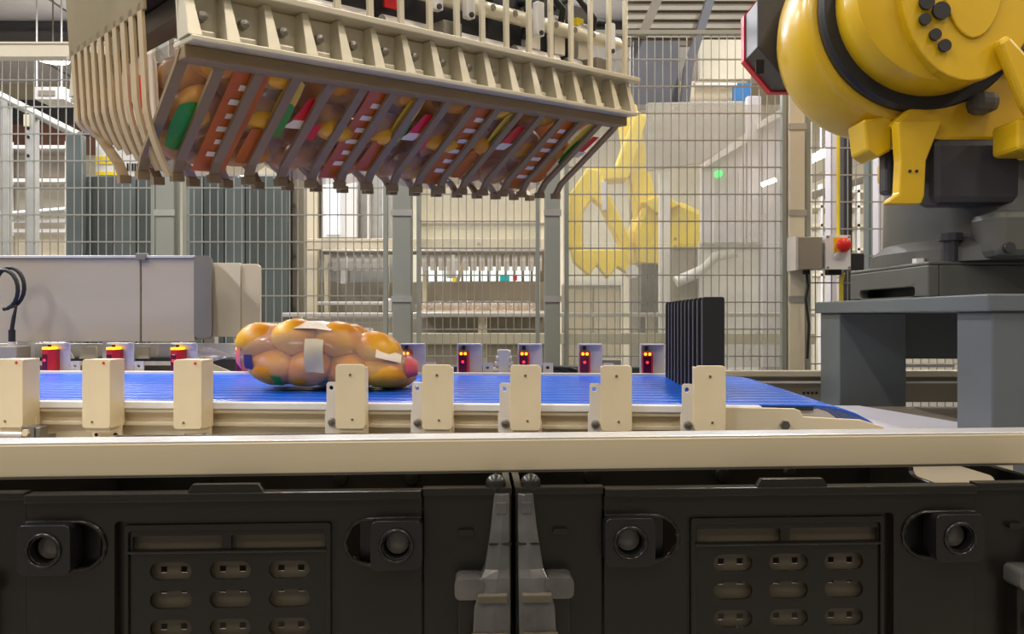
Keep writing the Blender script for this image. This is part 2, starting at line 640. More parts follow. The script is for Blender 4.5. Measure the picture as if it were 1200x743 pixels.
# roller track that carries the crates
tr = thing('roller_track', 'steel roller track carrying the black crates', 'conveyor', (0.0, 1.0, 0))
zb = ZC - 0.1825 - CR_H
for yy in (0.72, 1.30):
    MB().box(-1.6, 1.6, yy - 0.02, yy + 0.02, zb - 0.12, zb - 0.02).build('side_rail', 'steel', tr, off=(0, 1, 0), bevel=0.003)
rm = MB().cyl((0, -0.27, 0), (0, 0.29, 0), 0.024, 12).mesh('roller', 40)
for k in range(26):
    link('roller', rm, 'steel', tr, loc=(-1.55 + k * 0.124, 0.0, zb - 0.0245))
for xx in (-1.4, 1.4):
    for yy in (0.72, 1.30):
        MB().box(xx - 0.02, xx + 0.02, yy - 0.018, yy + 0.018, 0, zb - 0.12).build('leg', 'steel', tr, off=(0, 1, 0))

# aluminium guide rail above the crates
RY = R(4.0)
rl = thing('guide_rail', 'long brushed aluminium guide rail above the black crates', 'rail', (0, 0.853, 0), (0, 0, RY))
zr = ZC - 0.1345
b = MB().box(-1.25, 1.25, 0, 0.038, zr - 0.0365, zr - 0.0015)
b.build('beam', 'anodised', rl, bevel=0.0015)
MB().box(-1.25, 1.25, 0.0006, 0.0374, zr - 0.0015, zr + 0.0005).build('lit_top_face', 'anodised_top_lit', rl, bevel=0.0008)
MB().box(-1.25, 1.25, 0.002, 0.036, zr - 0.0385, zr - 0.0365).build('underside_lip', 'steel_dark', rl)
for xx in (-1.22, 1.22):
    MB().box(xx - 0.02, xx + 0.02, 0.002, 0.036, 0, zr - 0.0385).build('post', 'anodised', rl)

# ------------------------------------------------------------------ belt conveyor
CA = R(-3.6)
ZB = ZC - 0.165
CO = Vector((px(430, 1.5), 1.5, 0))
cd = Vector((math.cos(CA), math.sin(CA), 0))
cn = Vector((-math.sin(CA), math.cos(CA), 0))
BW = 0.70


def cvx(u, y):
    """conveyor-local x of the point on the local line y seen in column u"""
    k = (u - 600) / F
    p = CO + cn * y
    # (p.x + cd.x s) = k (p.y + cd.y s)
    return (k * p.y - p.x) / (cd.x - k * cd.y)


def CV(x, y, z):
    return CO + cd * x + cn * y + Vector((0, 0, ZB + z))


XL = -1.6
XE = cvx(1018, 0.0)
cv = thing('belt_conveyor', 'blue multi-strand belt conveyor with cream frame carrying a bag of rolls', 'conveyor', CO, (0, 0, CA))
NS = 13
pitch = BW / NS
path = [(XL, 0, 0), (XE - 0.10, 0, 0)]
Rb = 0.20
for k in range(1, 10):
    a = R(8 * k)
    path.append((XE - 0.10 + Rb * math.sin(a), 0, -Rb * (1 - math.cos(a))))
bm_ = MB()
w = pitch * 0.80
vs_, fs_ = [], []
sec = [(-w / 2, -0.004), (w / 2, -0.004), (w / 2, -0.0012), (w * 0.32, 0.0), (-w * 0.32, 0.0), (-w / 2, -0.0012)]
for i, p in enumerate(path):
    q0, q1 = Vector(path[max(i - 1, 0)]), Vector(path[min(i + 1, len(path) - 1)])
    dd = (q1 - q0).normalized()
    nn = Vector((-dd.z, 0, dd.x))
    for (a, h) in sec:
        vs_.append((p[0] + nn.x * h, a, p[2] + nn.z * h))
ns_ = len(sec)
for i in range(len(path) - 1):
    for k in range(ns_):
        fs_.append((ns_ * i + k, ns_ * i + (k + 1) % ns_, ns_ * (i + 1) + (k + 1) % ns_, ns_ * (i + 1) + k))
fs_.append(tuple(range(ns_))[::-1])
fs_.append(tuple(ns_ * (len(path) - 1) + k for k in range(ns_)))
bmesh_strand = bm_.add(vs_, fs_).mesh('belt_strand')
for k in range(NS):
    link('belt_strand', bmesh_strand, 'belt_blue', cv, loc=(0, pitch * (k + 0.5), ZB))
MB().box(XL, XE - 0.10, 0.004, BW - 0.004, ZB - 0.012, ZB - 0.0045).build('slider_bed', 'motor_black', cv)  # bed coloured dark to paint the shade lines between strands
MB().box(XL, XE - 0.2, 0.022, 0.034, 0.45, ZB - 0.125).build('skirt_panel', 'frame_cream', cv, bevel=0.002)
MB().cyl((XE - 0.10, 0.01, ZB - 0.07), (XE - 0.10, BW - 0.01, ZB - 0.07), 0.062, 20).build('end_roller', 'steel', cv, smooth=40)
MB().box(XL, XE - 0.20, -0.014, 0.006, ZB - 0.016, ZB - 0.002).build('edge_strip', 'slide_white', cv, bevel=0.002)
fr = MB().box(XL, XE - 0.2, -0.010, 0.02, ZB - 0.024, ZB - 0.0165)
fr.box(XL, XE - 0.2, 0.004, 0.016, ZB - 0.046, ZB - 0.024)
fr.box(XL, XE - 0.2, -0.008, 0.02, ZB - 0.050, ZB - 0.042)
fr.box(XL, XE - 0.2, 0.008, 0.018, ZB - 0.12, ZB - 0.050)
fr.build('side_profile', 'frame_cream', cv, bevel=0.0015)
MB().box(XL, XE - 0.2, BW + 0.002, BW + 0.016, ZB - 0.10, ZB + 0.006).build('far_profile', 'slide_white', cv, bevel=0.002)
# end cheek plates
ck = [(cvx(848, 0), ZB - 0.10), (XE + 0.065, ZB - 0.10)]
ck += [(XE + 0.055, ZB - 0.065), (XE + 0.02, ZB - 0.038), (XE - 0.02, ZB - 0.026), (XE - 0.125, ZB - 0.021), (XE - 0.13, ZB - 0.010), (XE - 0.14, ZB - 0.006), (cvx(848, 0), ZB - 0.004)]
MB().plate(ck, -0.016, -0.008, 'y').build('end_cheek', 'frame_cream', cv, bevel=0.0015)
MB().plate(ck, BW + 0.004, BW + 0.010, 'y').build('end_cheek', 'slide_white', cv)
MB().cyl((cvx(916, 0), -0.026, ZB - 0.036), (cvx(916, 0), -0.016, ZB - 0.036), 0.009, 6).build('bolt', 'bolt_steel', cv)
for xx in (-1.4, -0.4, 0.5):
    for yy in (0.012, BW + 0.008):
        MB().box(xx - 0.03, xx + 0.03, yy, yy + 0.03, 0, ZB - 0.10).build('leg', 'frame_cream', cv)
for xx in (-1.4, -0.4, 0.5):
    MB().box(xx - 0.03, xx + 0.03, 0.02, BW, ZB - 0.10, ZB - 0.06).build('cross_member', 'frame_cream', cv)


def hole_ring(name, parent, x, y, z, r=0.004):
    MB().cyl((x, y, z), (x, y - 0.0012, z), r, 12).build(name, 'hole_dark', parent)


# near row: covered light receivers on bent plates
near = [(21, 0, 'first', 1), (121, 1, 'second', 1), (226, 1, 'third', 1), (412, 2, 'fourth', 0), (513, 2, 'fifth', 0), (616, 3, 'sixth', 0), (722, 3, 'seventh', 0), (831, 3, 'eighth', 0)]
for i, (uc, style, nth, deep) in enumerate(near):
    y0 = -0.030
    x = cvx(uc + (3 if deep else 0), y0)
    pos = CV(x, 0, 0)
    t = thing('sensor_cover_bracket', '%s cream sensor cover bracket from the left on the near edge of the blue belt' % nth, 'bracket', pos, (0, 0, CA), 'cream sensor covers along the near belt edge')
    hw = 0.0285 if not deep else 0.0275
    zt, zbt = (0.084 if deep else 0.075), -0.048
    if deep:   # full box cover, its right cheek in view
        c = MB().plate(rrect(-hw, hw, zbt, zt, 0.006, 3), -0.062, -0.056, 'y')
        c.box(hw - 0.005, hw, -0.058, -0.012, zbt, zt - 0.006)
        c.box(-hw, -hw + 0.005, -0.058, -0.012, zbt, zt - 0.006)
        c.box(-hw, hw, -0.058, -0.012, zt - 0.006, zt - 0.001)
        c.build('cover', 'cover_cream', t, bevel=0.003)
        MB().cyl((hw - 0.012, -0.0635, zt - 0.007), (hw - 0.012, -0.060, zt - 0.007), 0.0026, 8).build('rivet', 'print_red', t)
        MB().cyl((-hw + 0.02, -0.0635, zbt + 0.012), (-hw + 0.02, -0.061, zbt + 0.012), 0.0024, 8).build('screw', 'bolt_steel', t)
    else:
        fl = 0.024
        c = MB().plate(rrect(-hw, hw, zbt, zt, 0.007, 3), -0.040, -0.036, 'y')
        c.box(hw - 0.004, hw, -0.038, -0.038 + fl, zbt + 0.006, zt - 0.006)
        if uc > 700:
            c.box(-hw, -hw + 0.004, -0.038, -0.038 + fl, zbt + 0.006, zt - 0.003)
        c.build('cover', 'cover_cream', t, bevel=0.002)
        MB().cyl((0, -0.0415, zt - 0.02), (0, -0.039, zt - 0.02), 0.0026, 8).build('screw', 'bolt_steel', t)
        MB().cyl((0.004, -0.0415, zbt + 0.018), (0.004, -0.039, zbt + 0.018), 0.0022, 8).build('screw', 'bolt_steel', t)
        # narrow upright ear with slot hole and bolt
        ex = -hw - 0.012
        ear = [(ex - 0.012, -0.105), (ex + 0.03, -0.105), (ex + 0.03, -0.02), (ex + 0.012, -0.016), (ex + 0.012, 0.036), (ex + 0.009, 0.040), (ex - 0.006, 0.040), (ex - 0.009, 0.036), (ex - 0.009, -0.012), (ex - 0.012, -0.018)]
        MB().plate(ear, -0.028, -0.024, 'y', [circ(ex, 0.029, 0.0042, 12)]).build('ear_plate', 'ear_metal', t, bevel=0.001)
        MB().lathe([(0.0, -0.007), (0.006, -0.006), (0.0085, -0.001), (0.0085, 0.001)], (ex + 0.002, -0.029, -0.037), 'y', 12).build('bolt', 'bolt_steel', t, smooth=40)
        hole_ring('bolt_hole', t, ex + 0.002, -0.0282, -0.066, 0.0045)
    yb = -0.020 if not deep else -0.022
    MB().plate(rrect(-hw - 0.003, hw + 0.002, -0.115, -0.03, 0.003, 2), yb - 0.004, yb, 'y').build('base_plate', 'cover_cream', t, bevel=0.001)
    MB().box(-0.012, 0.012, yb - 0.001, 0.009, -0.11, -0.06).build('mount_block', 'frame_cream', t)
    for hx, hz in ((-hw + 0.006, -0.066), (hw - 0.010, -0.066), (-hw + 0.006, -0.087), (hw - 0.010, -0.087)):
        hole_ring('bolt_hole', t, hx, yb - 0.004, hz, 0.0042 if hx > 0 else 0.0034)
    MB().box(-hw + 0.004, hw - 0.004, -0.056 if deep else -0.036, yb - 0.001, -0.056, -0.044).build('arm', 'frame_cream', t)

# adjusting rod clamp at the far left, below the first cover
t = thing('rod_clamp', 'small steel rod with round end clamp below the leftmost sensor cover', 'clamp', CV(cvx(38, -0.06), -0.06, -0.15), (0, 0, CA))
MB().cyl((-0.25, 0, 0.088), (0.0, 0, 0.088), 0.006, 12).build('rod', 'steel', t, smooth=40)
MB().plate(rrect(-0.014, 0.012, 0.068, 0.106, 0.006, 3), -0.012, 0.012, 'y').build('clamp_body', 'bolt_steel', t, bevel=0.002)
MB().box(0.012, 0.022, -0.010, 0.014, 0.072, 0.104).build('clamp_jaw', 'bolt_steel', t, bevel=0.002)
MB().cyl((-0.003, -0.012, 0.094), (-0.003, -0.018, 0.094), 0.007, 6).build('bolt', 'cover_cream', t)
MB().box(-0.006, 0.006, 0.010, 0.06, 0.07, 0.082).build('stay', 'bolt_steel', t)

# far row: red light senders on grey plates
far = [(57, 'first', 1), (132, 'second', 1), (207, 'third', 1), (283, 'fourth', 1), (476, 'fifth', 0), (543, 'sixth', 0), (614, 'seventh', 0), (685, 'eighth', 0), (758, 'ninth', 0)]
for uc, nth, left in far:
    yf = BW + 0.030
    x = cvx(uc, yf)
    t = thing('light_sensor', '%s red light sensor from the left on the far edge of the blue belt' % nth, 'sensor', CV(x, yf, -0.03), (0, 0, CA), 'red sensors along the far belt edge')
    top = 0.118
    MB().plate(rrect(-0.016, 0.052, 0.0, top, 0.006, 3), 0.022, 0.026, 'y').build('plate', 'steel', t, bevel=0.001)
    MB().box(-0.016, 0.050, -0.004, 0.024, top - 0.004, top).build('hood', 'steel', t, bevel=0.001)
    if not left:
        MB().box(-0.018, -0.014, -0.004, 0.024, 0.0, top).build('cheek', 'steel', t)
    s = MB().box(-0.013, 0.016, -0.012, 0.022, 0.022, 0.096)
    if left:
        s = MB().plate([(-0.013, -0.012), (0.006, -0.012), (0.020, 0.0), (0.020, 0.022), (-0.013, 0.022)], 0.022, 0.098, 'z')
    so = s.build('sensor_body', 'sensor_red', t, bevel=0.0015)
    MB().box(-0.0115, 0.004 if left else 0.011, -0.0135, -0.011, 0.030, 0.084).build('lens', 'sensor_lens', so, bevel=0.001)
    if left:
        MB().box(-0.012, 0.014, -0.013, 0.02, 0.0982, 0.105).build('indicator', 'led_yellow', so)
    for sx in () if left else (-0.005, 0.007):
        MB().lathe([(0.0, -0.004), (0.0035, -0.003), (0.0042, 0.0)], (sx, -0.012, 0.0895), 'y', 10).build('indicator', 'led_yellow', so, smooth=50)
    MB().lathe([(0.0, -0.004), (0.003, -0.003), (0.004, 0.0)], (0.0 - (0.004 if left else 0), -0.0135, 0.066), 'y', 10).build('emitter', 'led_red', so, smooth=50)
    MB().cyl((0.0, 0.004, 0.1), (0.0, 0.004, 0.112), 0.005, 8).build('cable_gland', 'rubber', so)
    # small lug with bolt hole beside the plate
    MB().plate(rrect(0.054, 0.084, 0.0, 0.062, 0.003, 2), 0.020, 0.024, 'y', [circ(0.068, 0.048, 0.005, 12)]).build('lug', 'steel', t)

# dark cable trough behind the far sensors
t = thing('cable_trough', 'dark cable trough behind the far belt edge in the middle', 'trough', CV(0, BW + 0.10, -0.06), (0, 0, CA))
x0, x1 = cvx(497, BW + .1), cvx(776, BW + .1)
MB().box(x0, x1, 0.0, 0.06, 0.0, 0.078).build('trough', 'motor_black', t, bevel=0.004)
MB().box(cvx(700, BW + .1), cvx(728, BW + .1), -0.006, 0.05, 0.078, 0.100).build('joint_box', 'steel_dark', t, bevel=0.003)
for k in range(3):
    MB().tube([(cvx(600 + 12 * k, BW + .1), -0.012, 0.03), (cvx(604 + 12 * k, BW + .1), -0.014, 0.08), (cvx(640 + 14 * k, BW + .1), -0.012, 0.074), (cvx(672 + 12 * k, BW + .1), -0.012, 0.05)], 0.006, 8).build('cable', 'rubber', t, smooth=60)
t2 = thing('air_valve', 'small steel pneumatic fitting beside the seventh red sensor', 'fitting', CV(cvx(590, BW + .06), BW + 0.065, -0.03), (0, 0, CA))
for k in range(4):
    MB().cyl((-0.03 + 0.004 * k, 0, 0.04 + 0.017 * k), (0.03 - 0.003 * k, 0, 0.04 + 0.017 * k), 0.008, 10).build('ring', 'steel', t2, smooth=40)
MB().box(-0.016, 0.016, -0.008, 0.008, 0.0, 0.1).build('body', 'steel', t2, bevel=0.003)

# black stop comb: fins standing up between the belt strands
fx = (px(775, 2.1) + px(822, 1.66)) / 2
loc = Vector((fx, 1.9, 0)) - CO
lx = loc.dot(cd)
sc = thing('stop_comb', 'black comb of upright fins standing across the blue belt', 'stop comb', CV(lx, 0, -0.06), (0, 0, CA))
fin = MB().plate(rrect(0.0, 0.044, 0.0, 0.06 + 0.206, 0.005, 3), -0.0045, 0.0045, 'y').mesh('fin')
edge = MB().box(-0.0015, 0.0015, -0.0035, 0.0035, 0.062, 0.06 + 0.200).mesh('fin_edge')
for k in range(11):
    yk = pitch * (k + 2)
    xs = 0.41 - CO.x
    f_ = link('fin', fin, 'fin_black', sc, bevel=0.001, loc=(0, yk, 0))
    link('fin_edge', edge, 'fin_edge', f_)
MB().box(0.0, 0.044, 0.04, BW - 0.02, -0.02, 0.0).build('comb_bar', 'fin_black', sc)

# pale outfeed sheet behind the belt end
of = thing('outfeed_table', 'pale sheet-metal outfeed table beyond the curved belt end', 'table', (0.95, 2.2, 0))
zo = ZC - 0.288
MB().plate([(0.80, 1.62), (1.06, 1.62), (1.06, 1.95), (1.26, 1.95), (1.13, 2.5), (0.80, 2.5)], zo - 0.02, zo, 'z').build('sheet', 'lavender_white', of, off=(0.95, 2.2, 0), bevel=0.002)
MB().plate([(1.265, 1.95), (1.5, 1.95), (1.5, 2.5), (1.135, 2.5)], zo - 0.02, zo - 0.003, 'z').build('brown_sheet', 'brown_grey', of, off=(0.95, 2.2, 0), bevel=0.002)
MB().box(0.80, 1.06, 1.625, 1.635, 0.4, zo - 0.021).build('front_skirt', 'beige_panel', of, off=(0.95, 2.2, 0))
for q in ((0.84, 1.68), (1.02, 1.68), (0.84, 2.45), (1.45, 2.45)):
    MB().box(q[0] - 0.02, q[0] + 0.02, q[1] - 0.02, q[1] + 0.02, 0, zo - 0.02).build('leg', 'steel', of, off=(0.95, 2.2, 0))


# ------------------------------------------------------------------ bags of rolls
def bag_taper(a):
    return 1.0 if a > 0.05 else 1.0 - 0.42 * ((0.05 - a) / 1.05) ** 1.1


def bag_surface(L, W, H, seed, pw=2.6):
    def f(a, th, extra=0.0):
        r = max(0.0, 1 - abs(a) ** pw) ** 0.5
        c, s = math.cos(th), math.sin(th)
        ex = 0.8
        x = math.copysign(abs(c) ** ex, c) * W / 2 * r
        z = math.copysign(abs(s) ** ex, s) * H / 2 * r
        y = a * L / 2
        nz = noise.noise(Vector((x * 22 + seed * 3.1, y * 16, z * 22 + seed))) * 0.010
        k = 1 + nz / (W / 2) + extra / (W / 2)
        return (x * k, y, (z * k + H / 2) * bag_taper(a) - H / 2)
    return f


def patch(f, a0, a1, t0, t1, n=6, m=6, out=0.003):
    vs_ = []
    for i in range(n + 1):
        for j in range(m + 1):
            vs_.append(f(a0 + (a1 - a0) * i / n, R(t0 + (t1 - t0) * j / m), out))
    fs_ = []
    for i in range(n):
        for j in range(m):
            k = i * (m + 1) + j
            fs_.append((k, k + 1, k + m + 2, k + m + 1))
    return MB().add(vs_, fs_)


def bun_mesh(rx, ry, rz, seed):
    m = MB()
    n1, n2 = 10, 16
    vs_ = []
    for i in range(n1 + 1):
        ph = -PI / 2 + PI * i / n1
        for k in range(n2):
            th = 2 * PI * k / n2
            v = Vector((math.cos(ph) * math.cos(th), math.cos(ph) * math.sin(th), math.sin(ph)))
            q = 1 + 0.06 * noise.noise(v * 1.7 + Vector((seed, 0, 0)))
            vs_.append((v.x * rx * q, v.y * ry * q, (v.z if v.z > 0 else v.z * 0.75) * rz * q))
    fs_ = []
    for i in range(n1):
        for k in range(n2):
            fs_.append((i * n2 + k, i * n2 + (k + 1) % n2, (i + 1) * n2 + (k + 1) % n2, (i + 1) * n2 + k))
    return m.add(vs_, fs_).mesh('bun', 60)


BUNS = [bun_mesh(0.048, 0.052, 0.040, s) for s in (1.3, 4.7, 8.2)]
BUNS2 = [bun_mesh(0.048, 0.052, 0.040, s) for s in (2.3, 5.7)]


def bread_bag(label, loc, rot, L, W, H, seed, prints, group, film='bag_film', neck=True, bunscale=1.0):
    t = thing('bread_bag', label, 'bread bag', loc, rot, group)
    f = bag_surface(L, W, H, seed)
    n, m = 30, 30
    vs_ = []
    for i in range(n + 1):
        a = math.sin((-1 + 2 * i / n) * PI / 2) * 0.998
        for j in range(m):
            p = f(a, 2 * PI * j / m)
            wr = 1 + 0.018 * math.sin(j * 5.1 + i * 1.7 + seed)
            vs_.append((p[0] * wr, p[1], p[2] * wr))
    fs_ = []
    for i in range(n):
        for j in range(m):
            fs_.append((i * m + j, i * m + (j + 1) % m, (i + 1) * m + (j + 1) % m, (i + 1) * m + j))
    fo = MB().add(vs_, fs_).build('film', film, t, smooth=70)
    if neck:
        q = MB()
        ring = []
        rr = [(L / 2 - 0.03, 0.30), (L / 2 + 0.0, 0.12), (L / 2 + 0.02, 0.06), (L / 2 + 0.045, 0.20), (L / 2 + 0.075, 0.34)]
        vv, ff = [], []
        for i, (yy, k) in enumerate(rr):
            for j in range(16):
                a = 2 * PI * j / 16
                wob = 1 + 0.3 * math.sin(j * 2.9) * (k > 0.1)
                vv.append((math.cos(a) * W / 2 * k * wob, yy, math.sin(a) * H / 2 * k * wob * 0.7))
        for i in range(len(rr) - 1):
            for j in range(16):
                ff.append((i * 16 + j, i * 16 + (j + 1) % 16, (i + 1) * 16 + (j + 1) % 16, (i + 1) * 16 + j))
        q.add(vv, ff).build('gathered_neck', 'bag_film_soft', fo, smooth=60)
    rnd = random.Random(seed)
    k = 0
    ny = max(3, int(L / 0.10))
    nx = max(2, int(W / 0.10))
    nzl = 2 if H > 0.14 else 1
    for lz in range(nzl):
        for iy in range(ny):
            for ix in range(nx):
                yy = (iy - (ny - 1) / 2 + (0.22 if lz else -0.12)) * (L * 0.78 / ny)
                rr = (1 - abs(yy * 2 / L) ** 2.6) ** 0.5
                xx = (ix - (nx - 1) / 2) * (W * 0.80 / nx) * rr
                zz = (lz - (nzl - 1) / 2) * H * 0.44 * rr
                tp_ = bag_taper(yy * 2 / L)
                zz = (zz + H / 2) * tp_ - H / 2
                k += 1
                b = rnd.choice(BUNS) if rnd.random() < 0.75 else rnd.choice(BUNS2)
                o = link('bun', b, 'bun' if b in BUNS else 'bun_dark', t, loc=(xx + rnd.uniform(-.006, .006), yy + rnd.uniform(-.006, .006), zz),
                         rot=(rnd.uniform(-.35, .35), rnd.uniform(-.35, .35), rnd.uniform(0, 6)))
                s = bunscale * min(1.0, H * 0.86 / nzl / 0.070)
                o.scale = (bunscale * 0.97, bunscale * 0.97, s * (0.6 + 0.4 * tp_) * 1.08)
    for nm, mt, a0, a1, t0, t1, out in prints:
        patch(f, a0, a1, t0, t1, 8, 8, out).build(nm, mt, fo if nm != 'label_panel' else t, smooth=60)
    return t


# moving bag on the belt (length along the belt)
bx = cvx(388, 0.26)
bread_bag('clear bag of golden rolls lying on the blue belt', CV(bx, 0.26, 0.0765), (0, R(4), CA + R(90 + 4)), 0.43, 0.24, 0.155, 3.0,
          [('white_print_glint', 'print_glint_white', -0.10, 0.48, 104, 138, 0.003), ('green_print', 'print_green', 0.40, 0.72, 214, 240, 0.003),  # white on top is the film's highlight, painted as a patch
           ('pink_print', 'print_pink', -0.95, -0.84, 120, 230, 0.003), ('pink_print', 'print_pink', 0.86, 0.96, 120, 220, 0.003),
           ('blue_print', 'print_blue', 0.70, 0.80, 180, 208, 0.003), ('beige_patch', 'beige_panel', -0.05, 0.14, 160, 205, 0.003),  # plain beige patch on the near side of the film
           ('white_print_glint', 'print_glint_white', -0.80, -0.56, 140, 172, 0.003)],
          None, bunscale=1.16)

# ------------------------------------------------------------------ bag gripper of the robot
GC = Vector((-0.4256 * 1.25, 1.25, ZC + 0.446))
GR = (R(3.5), R(-4.2), R(43.3))
gp = thing('bag_gripper', 'cream comb gripper hanging from the robot and cradling bread bags', 'gripper', GC, GR)
GM = Matrix.LocRotScale(GC, __import__('mathutils').Euler(GR), None)
GL, GW = 1.16, 0.66
gpitch = GL / 16


def long_side(flip):
    y = (lambda v: v) if not flip else (lambda v: GW - v)
    def ybox(m, x0, x1, a, b, z0, z1):
        ya, yb_ = sorted((y(a), y(b)))
        return m.box(x0, x1, ya, yb_, z0, z1)
    bo = MB()
    ybox(bo, 0, GL, -0.030, 0.05, 0.0, 0.009)
    ybox(bo, 0, GL, 0.026, 0.034, 0.010, 0.088)
    ybox(bo, -0.004, GL + 0.02, -0.024, 0.05, 0.090, 0.102)
    be = bo.build('long_beam', 'gripper_cream', gp, bevel=0.002)
    un = MB()
    ybox(un, 0.0, GL, 0.004, 0.05, -0.022, 0.0)
    un.build('finger_bar', 'finger_grey', gp, bevel=0.002)
    # gussets, bolts, uprights and fingers, one per pitch
    g = MB()
    g.add([(-0.012, y(-0.024), 0.010), (0.012, y(-0.024), 0.010), (0.010, y(0.026), 0.010), (-0.010, y(0.026), 0.010),
           (-0.006, y(0.000), 0.089), (0.006, y(0.000), 0.089), (0.005, y(0.026), 0.088), (-0.005, y(0.026), 0.088)],
          [(0, 1, 2, 3), (4, 5, 6, 7), (0, 1, 5, 4), (1, 2, 6, 5), (2, 3, 7, 6), (3, 0, 4, 7)])
    gm = g.mesh('gusset')
    bl = MB().lathe([(0.0, y(0.010) - y(0.026)), (0.008, (y(0.011) - y(0.026))), (0.009, 0.0)], (0, y(0.026), 0.052), 'y', 12).mesh('bolt', 40)
    pd = MB()
    ybox(pd, -0.018, 0.018, 0.006, 0.026, 0.010, 0.028)
    pdm = pd.mesh('pad')
    up = MB()
    ybox(up, -0.006, 0.006, 0.004, 0.012, 0.102, 0.30)
    um = up.mesh('upright')
    fpath = [(0, y(0.022), -0.002), (0, y(0.045), -0.024), (0, y(0.150), -0.098), (0, y(0.240), -0.160), (0, y(0.262), -0.190)]
    if flip:
        fpath = [(0, y(0.022), -0.002), (0, y(0.045), -0.024), (0, y(0.150), -0.095), (0, y(0.262), -0.160), (0, y(0.290), -0.190)]
    fm = MB().strip(fpath, (1, 0, 0), 0.019, 0.008).mesh('finger')
    tp = fpath[-1]
    tipm = MB().box(-0.011, 0.011, tp[1] - 0.010, tp[1] + 0.010, tp[2] - 0.012, tp[2] + 0.004).mesh('finger_tip')
    for k in range(17):
        x = k * gpitch
        xx = min(max(x, 0.008), GL - 0.006)
        link('gusset', gm, 'gripper_cream', be, bevel=0.001, loc=(xx, 0, 0))
        link('finger', fm, 'finger_grey', gp, loc=(xx, 0, 0))
        link('finger_tip', tipm, 'finger_grey', gp, loc=(xx, 0, 0))
        if k > 2:
            link('upright', um, 'gripper_cream', gp, loc=(xx, 0, 0))
        if k < 16:
            link('bolt', bl, 'bolt_steel', be, loc=(x + gpitch / 2, 0, 0))
            link('pad', pdm, 'gripper_cream', be, bevel=0.003, loc=(x + gpitch / 2, 0, 0))


long_side(False)
long_side(True)
# end comb on the left: sheet with strip fingers curving under the bags
y0, y1 = 0.15, 0.63
EX = -0.008
MB().box(EX - 0.003, EX + 0.003, y0, y1, 0.085, 0.42).build('end_sheet', 'gripper_sheet', gp, bevel=0.002)
for k in range(10):
    q = k / 9
    drop = -0.200 + 0.125 * q
    pts = [(EX, 0, 0.10), (EX, 0, min(-0.05, drop + 0.13))]
    for j in range(1, 9):
        e = j / 8
        pts.append((EX + 0.034 * e ** 1.7 * (1 - 0.4 * q), 0, pts[1][2] + (drop - pts[1][2]) * e))
    MB().strip(pts, (0, 1, 0), 0.024, 0.006).build('end_finger', 'end_strip', gp, bevel=0.001, loc=(0, y0 + 0.024 + k * (y1 - y0 - 0.048) / 9, 0))
MB().box(-0.045, 0.10, 0.30, 0.36, 0.22, 0.25).build('end_sheet_stay', 'gripper_cream', gp)
# tube with clamps along the near side, cross pieces, black works inside
MB().cyl((0.30, 0.062, 0.205), (GL + 0.03, 0.062, 0.205), 0.017, 16).build('guide_tube', 'gripper_cream', gp, smooth=40)
MB().cyl((GL + 0.03, 0.062, 0.205), (GL + 0.055, 0.062, 0.205), 0.008, 10).build('tube_end', 'gripper_cream', gp, smooth=40)
for xx in (0.38, 0.55, 0.64, 0.86, 1.13):
    q = MB().plate(rrect(-0.012, 0.012, 0.165, 0.245, 0.004, 2), 0.030, 0.046, 'y').build('tube_clamp', 'white_paint', gp, bevel=0.002, loc=(xx, 0, 0))
    MB().cyl((0, 0.026, 0.172), (0, 0.032, 0.172), 0.006, 10).build('clamp_screw', 'motor_black', q)
    MB().tube([(0.01, 0.04, 0.245), (0.0, 0.10, 0.26), (-0.01, 0.16, 0.25)], 0.012, 8).build('clamp_hose', 'rubber', q, smooth=60)
for k in range(11):
    MB().cyl((0.37 + 0.07 * k, 0.0435, 0.207), (0.37 + 0.07 * k, 0.047, 0.207), 0.0075, 10).build('tube_screw', 'steel_dark', gp)
for xx in (0.10, 0.58, 1.08):
    MB().box(xx - 0.025, xx + 0.025, 0.02, GW - 0.02, 0.104, 0.145).build('cross_bar', 'steel_dark', gp, bevel=0.002)
MB().box(0.04, GL - 0.04, 0.10, GW - 0.10, 0.147, 0.30).build('drive_housing', 'motor_black', gp, bevel=0.01)
for k in range(5):
    x0 = 0.25 + 0.19 * k
    cy = MB().cyl((x0, 0.085, 0.13), (x0 + 0.15, 0.085, 0.13), 0.018, 12).build('air_cylinder', 'steel', gp, smooth=40)
    MB().cyl((x0 + 0.15, 0.085, 0.13), (x0 + 0.185, 0.085, 0.13), 0.006, 8).build('piston_rod', 'bolt_steel', cy, smooth=40)
MB().box(0.44, 0.475, 0.07, 0.076, 0.160, 0.195).build('red_tag', 'print_red', gp)
MB().box(1.035, 1.06, 0.07, 0.10, 0.232, 0.25).build('yellow_tag', 'sign_yellow', gp)
MB().box(1.105, 1.135, 0.05, 0.08, 0.125, 0.147).build('yellow_tag', 'sign_yellow', gp)
for k in range(4):
    MB().tube([(0.62 + 0.12 * k, 0.10, 0.27), (0.66 + 0.12 * k, 0.06, 0.30), (0.72 + 0.12 * k, 0.05, 0.25), (0.74 + 0.12 * k, 0.09, 0.17)], 0.009, 8).build('air_hose', 'rubber', gp, smooth=60)
for k in range(3):
    MB().box(0.86 + 0.09 * k, 0.90 + 0.09 * k, 0.07, 0.10, 0.145, 0.24).build('valve_block', 'steel', gp, bevel=0.003)
MB().box(0.30, 0.86, 0.20, 0.56, 0.30, 0.34).build('top_plate', 'steel', gp, bevel=0.003)
MB().lathe([(0.11, 0.34), (0.11, 0.40), (0.08, 0.42), (0.08, 0.62)], (0.58, 0.38, 0), 'z', 24).build('wrist_flange', 'steel_dark', gp, smooth=40)

BWd, BHt, BZ, BY = 0.272, 0.250, -0.060, 0.335


def near_y(z):
    return max(0.045, 0.066 + (-(z + BZ) - 0.024) * 1.40) - BY


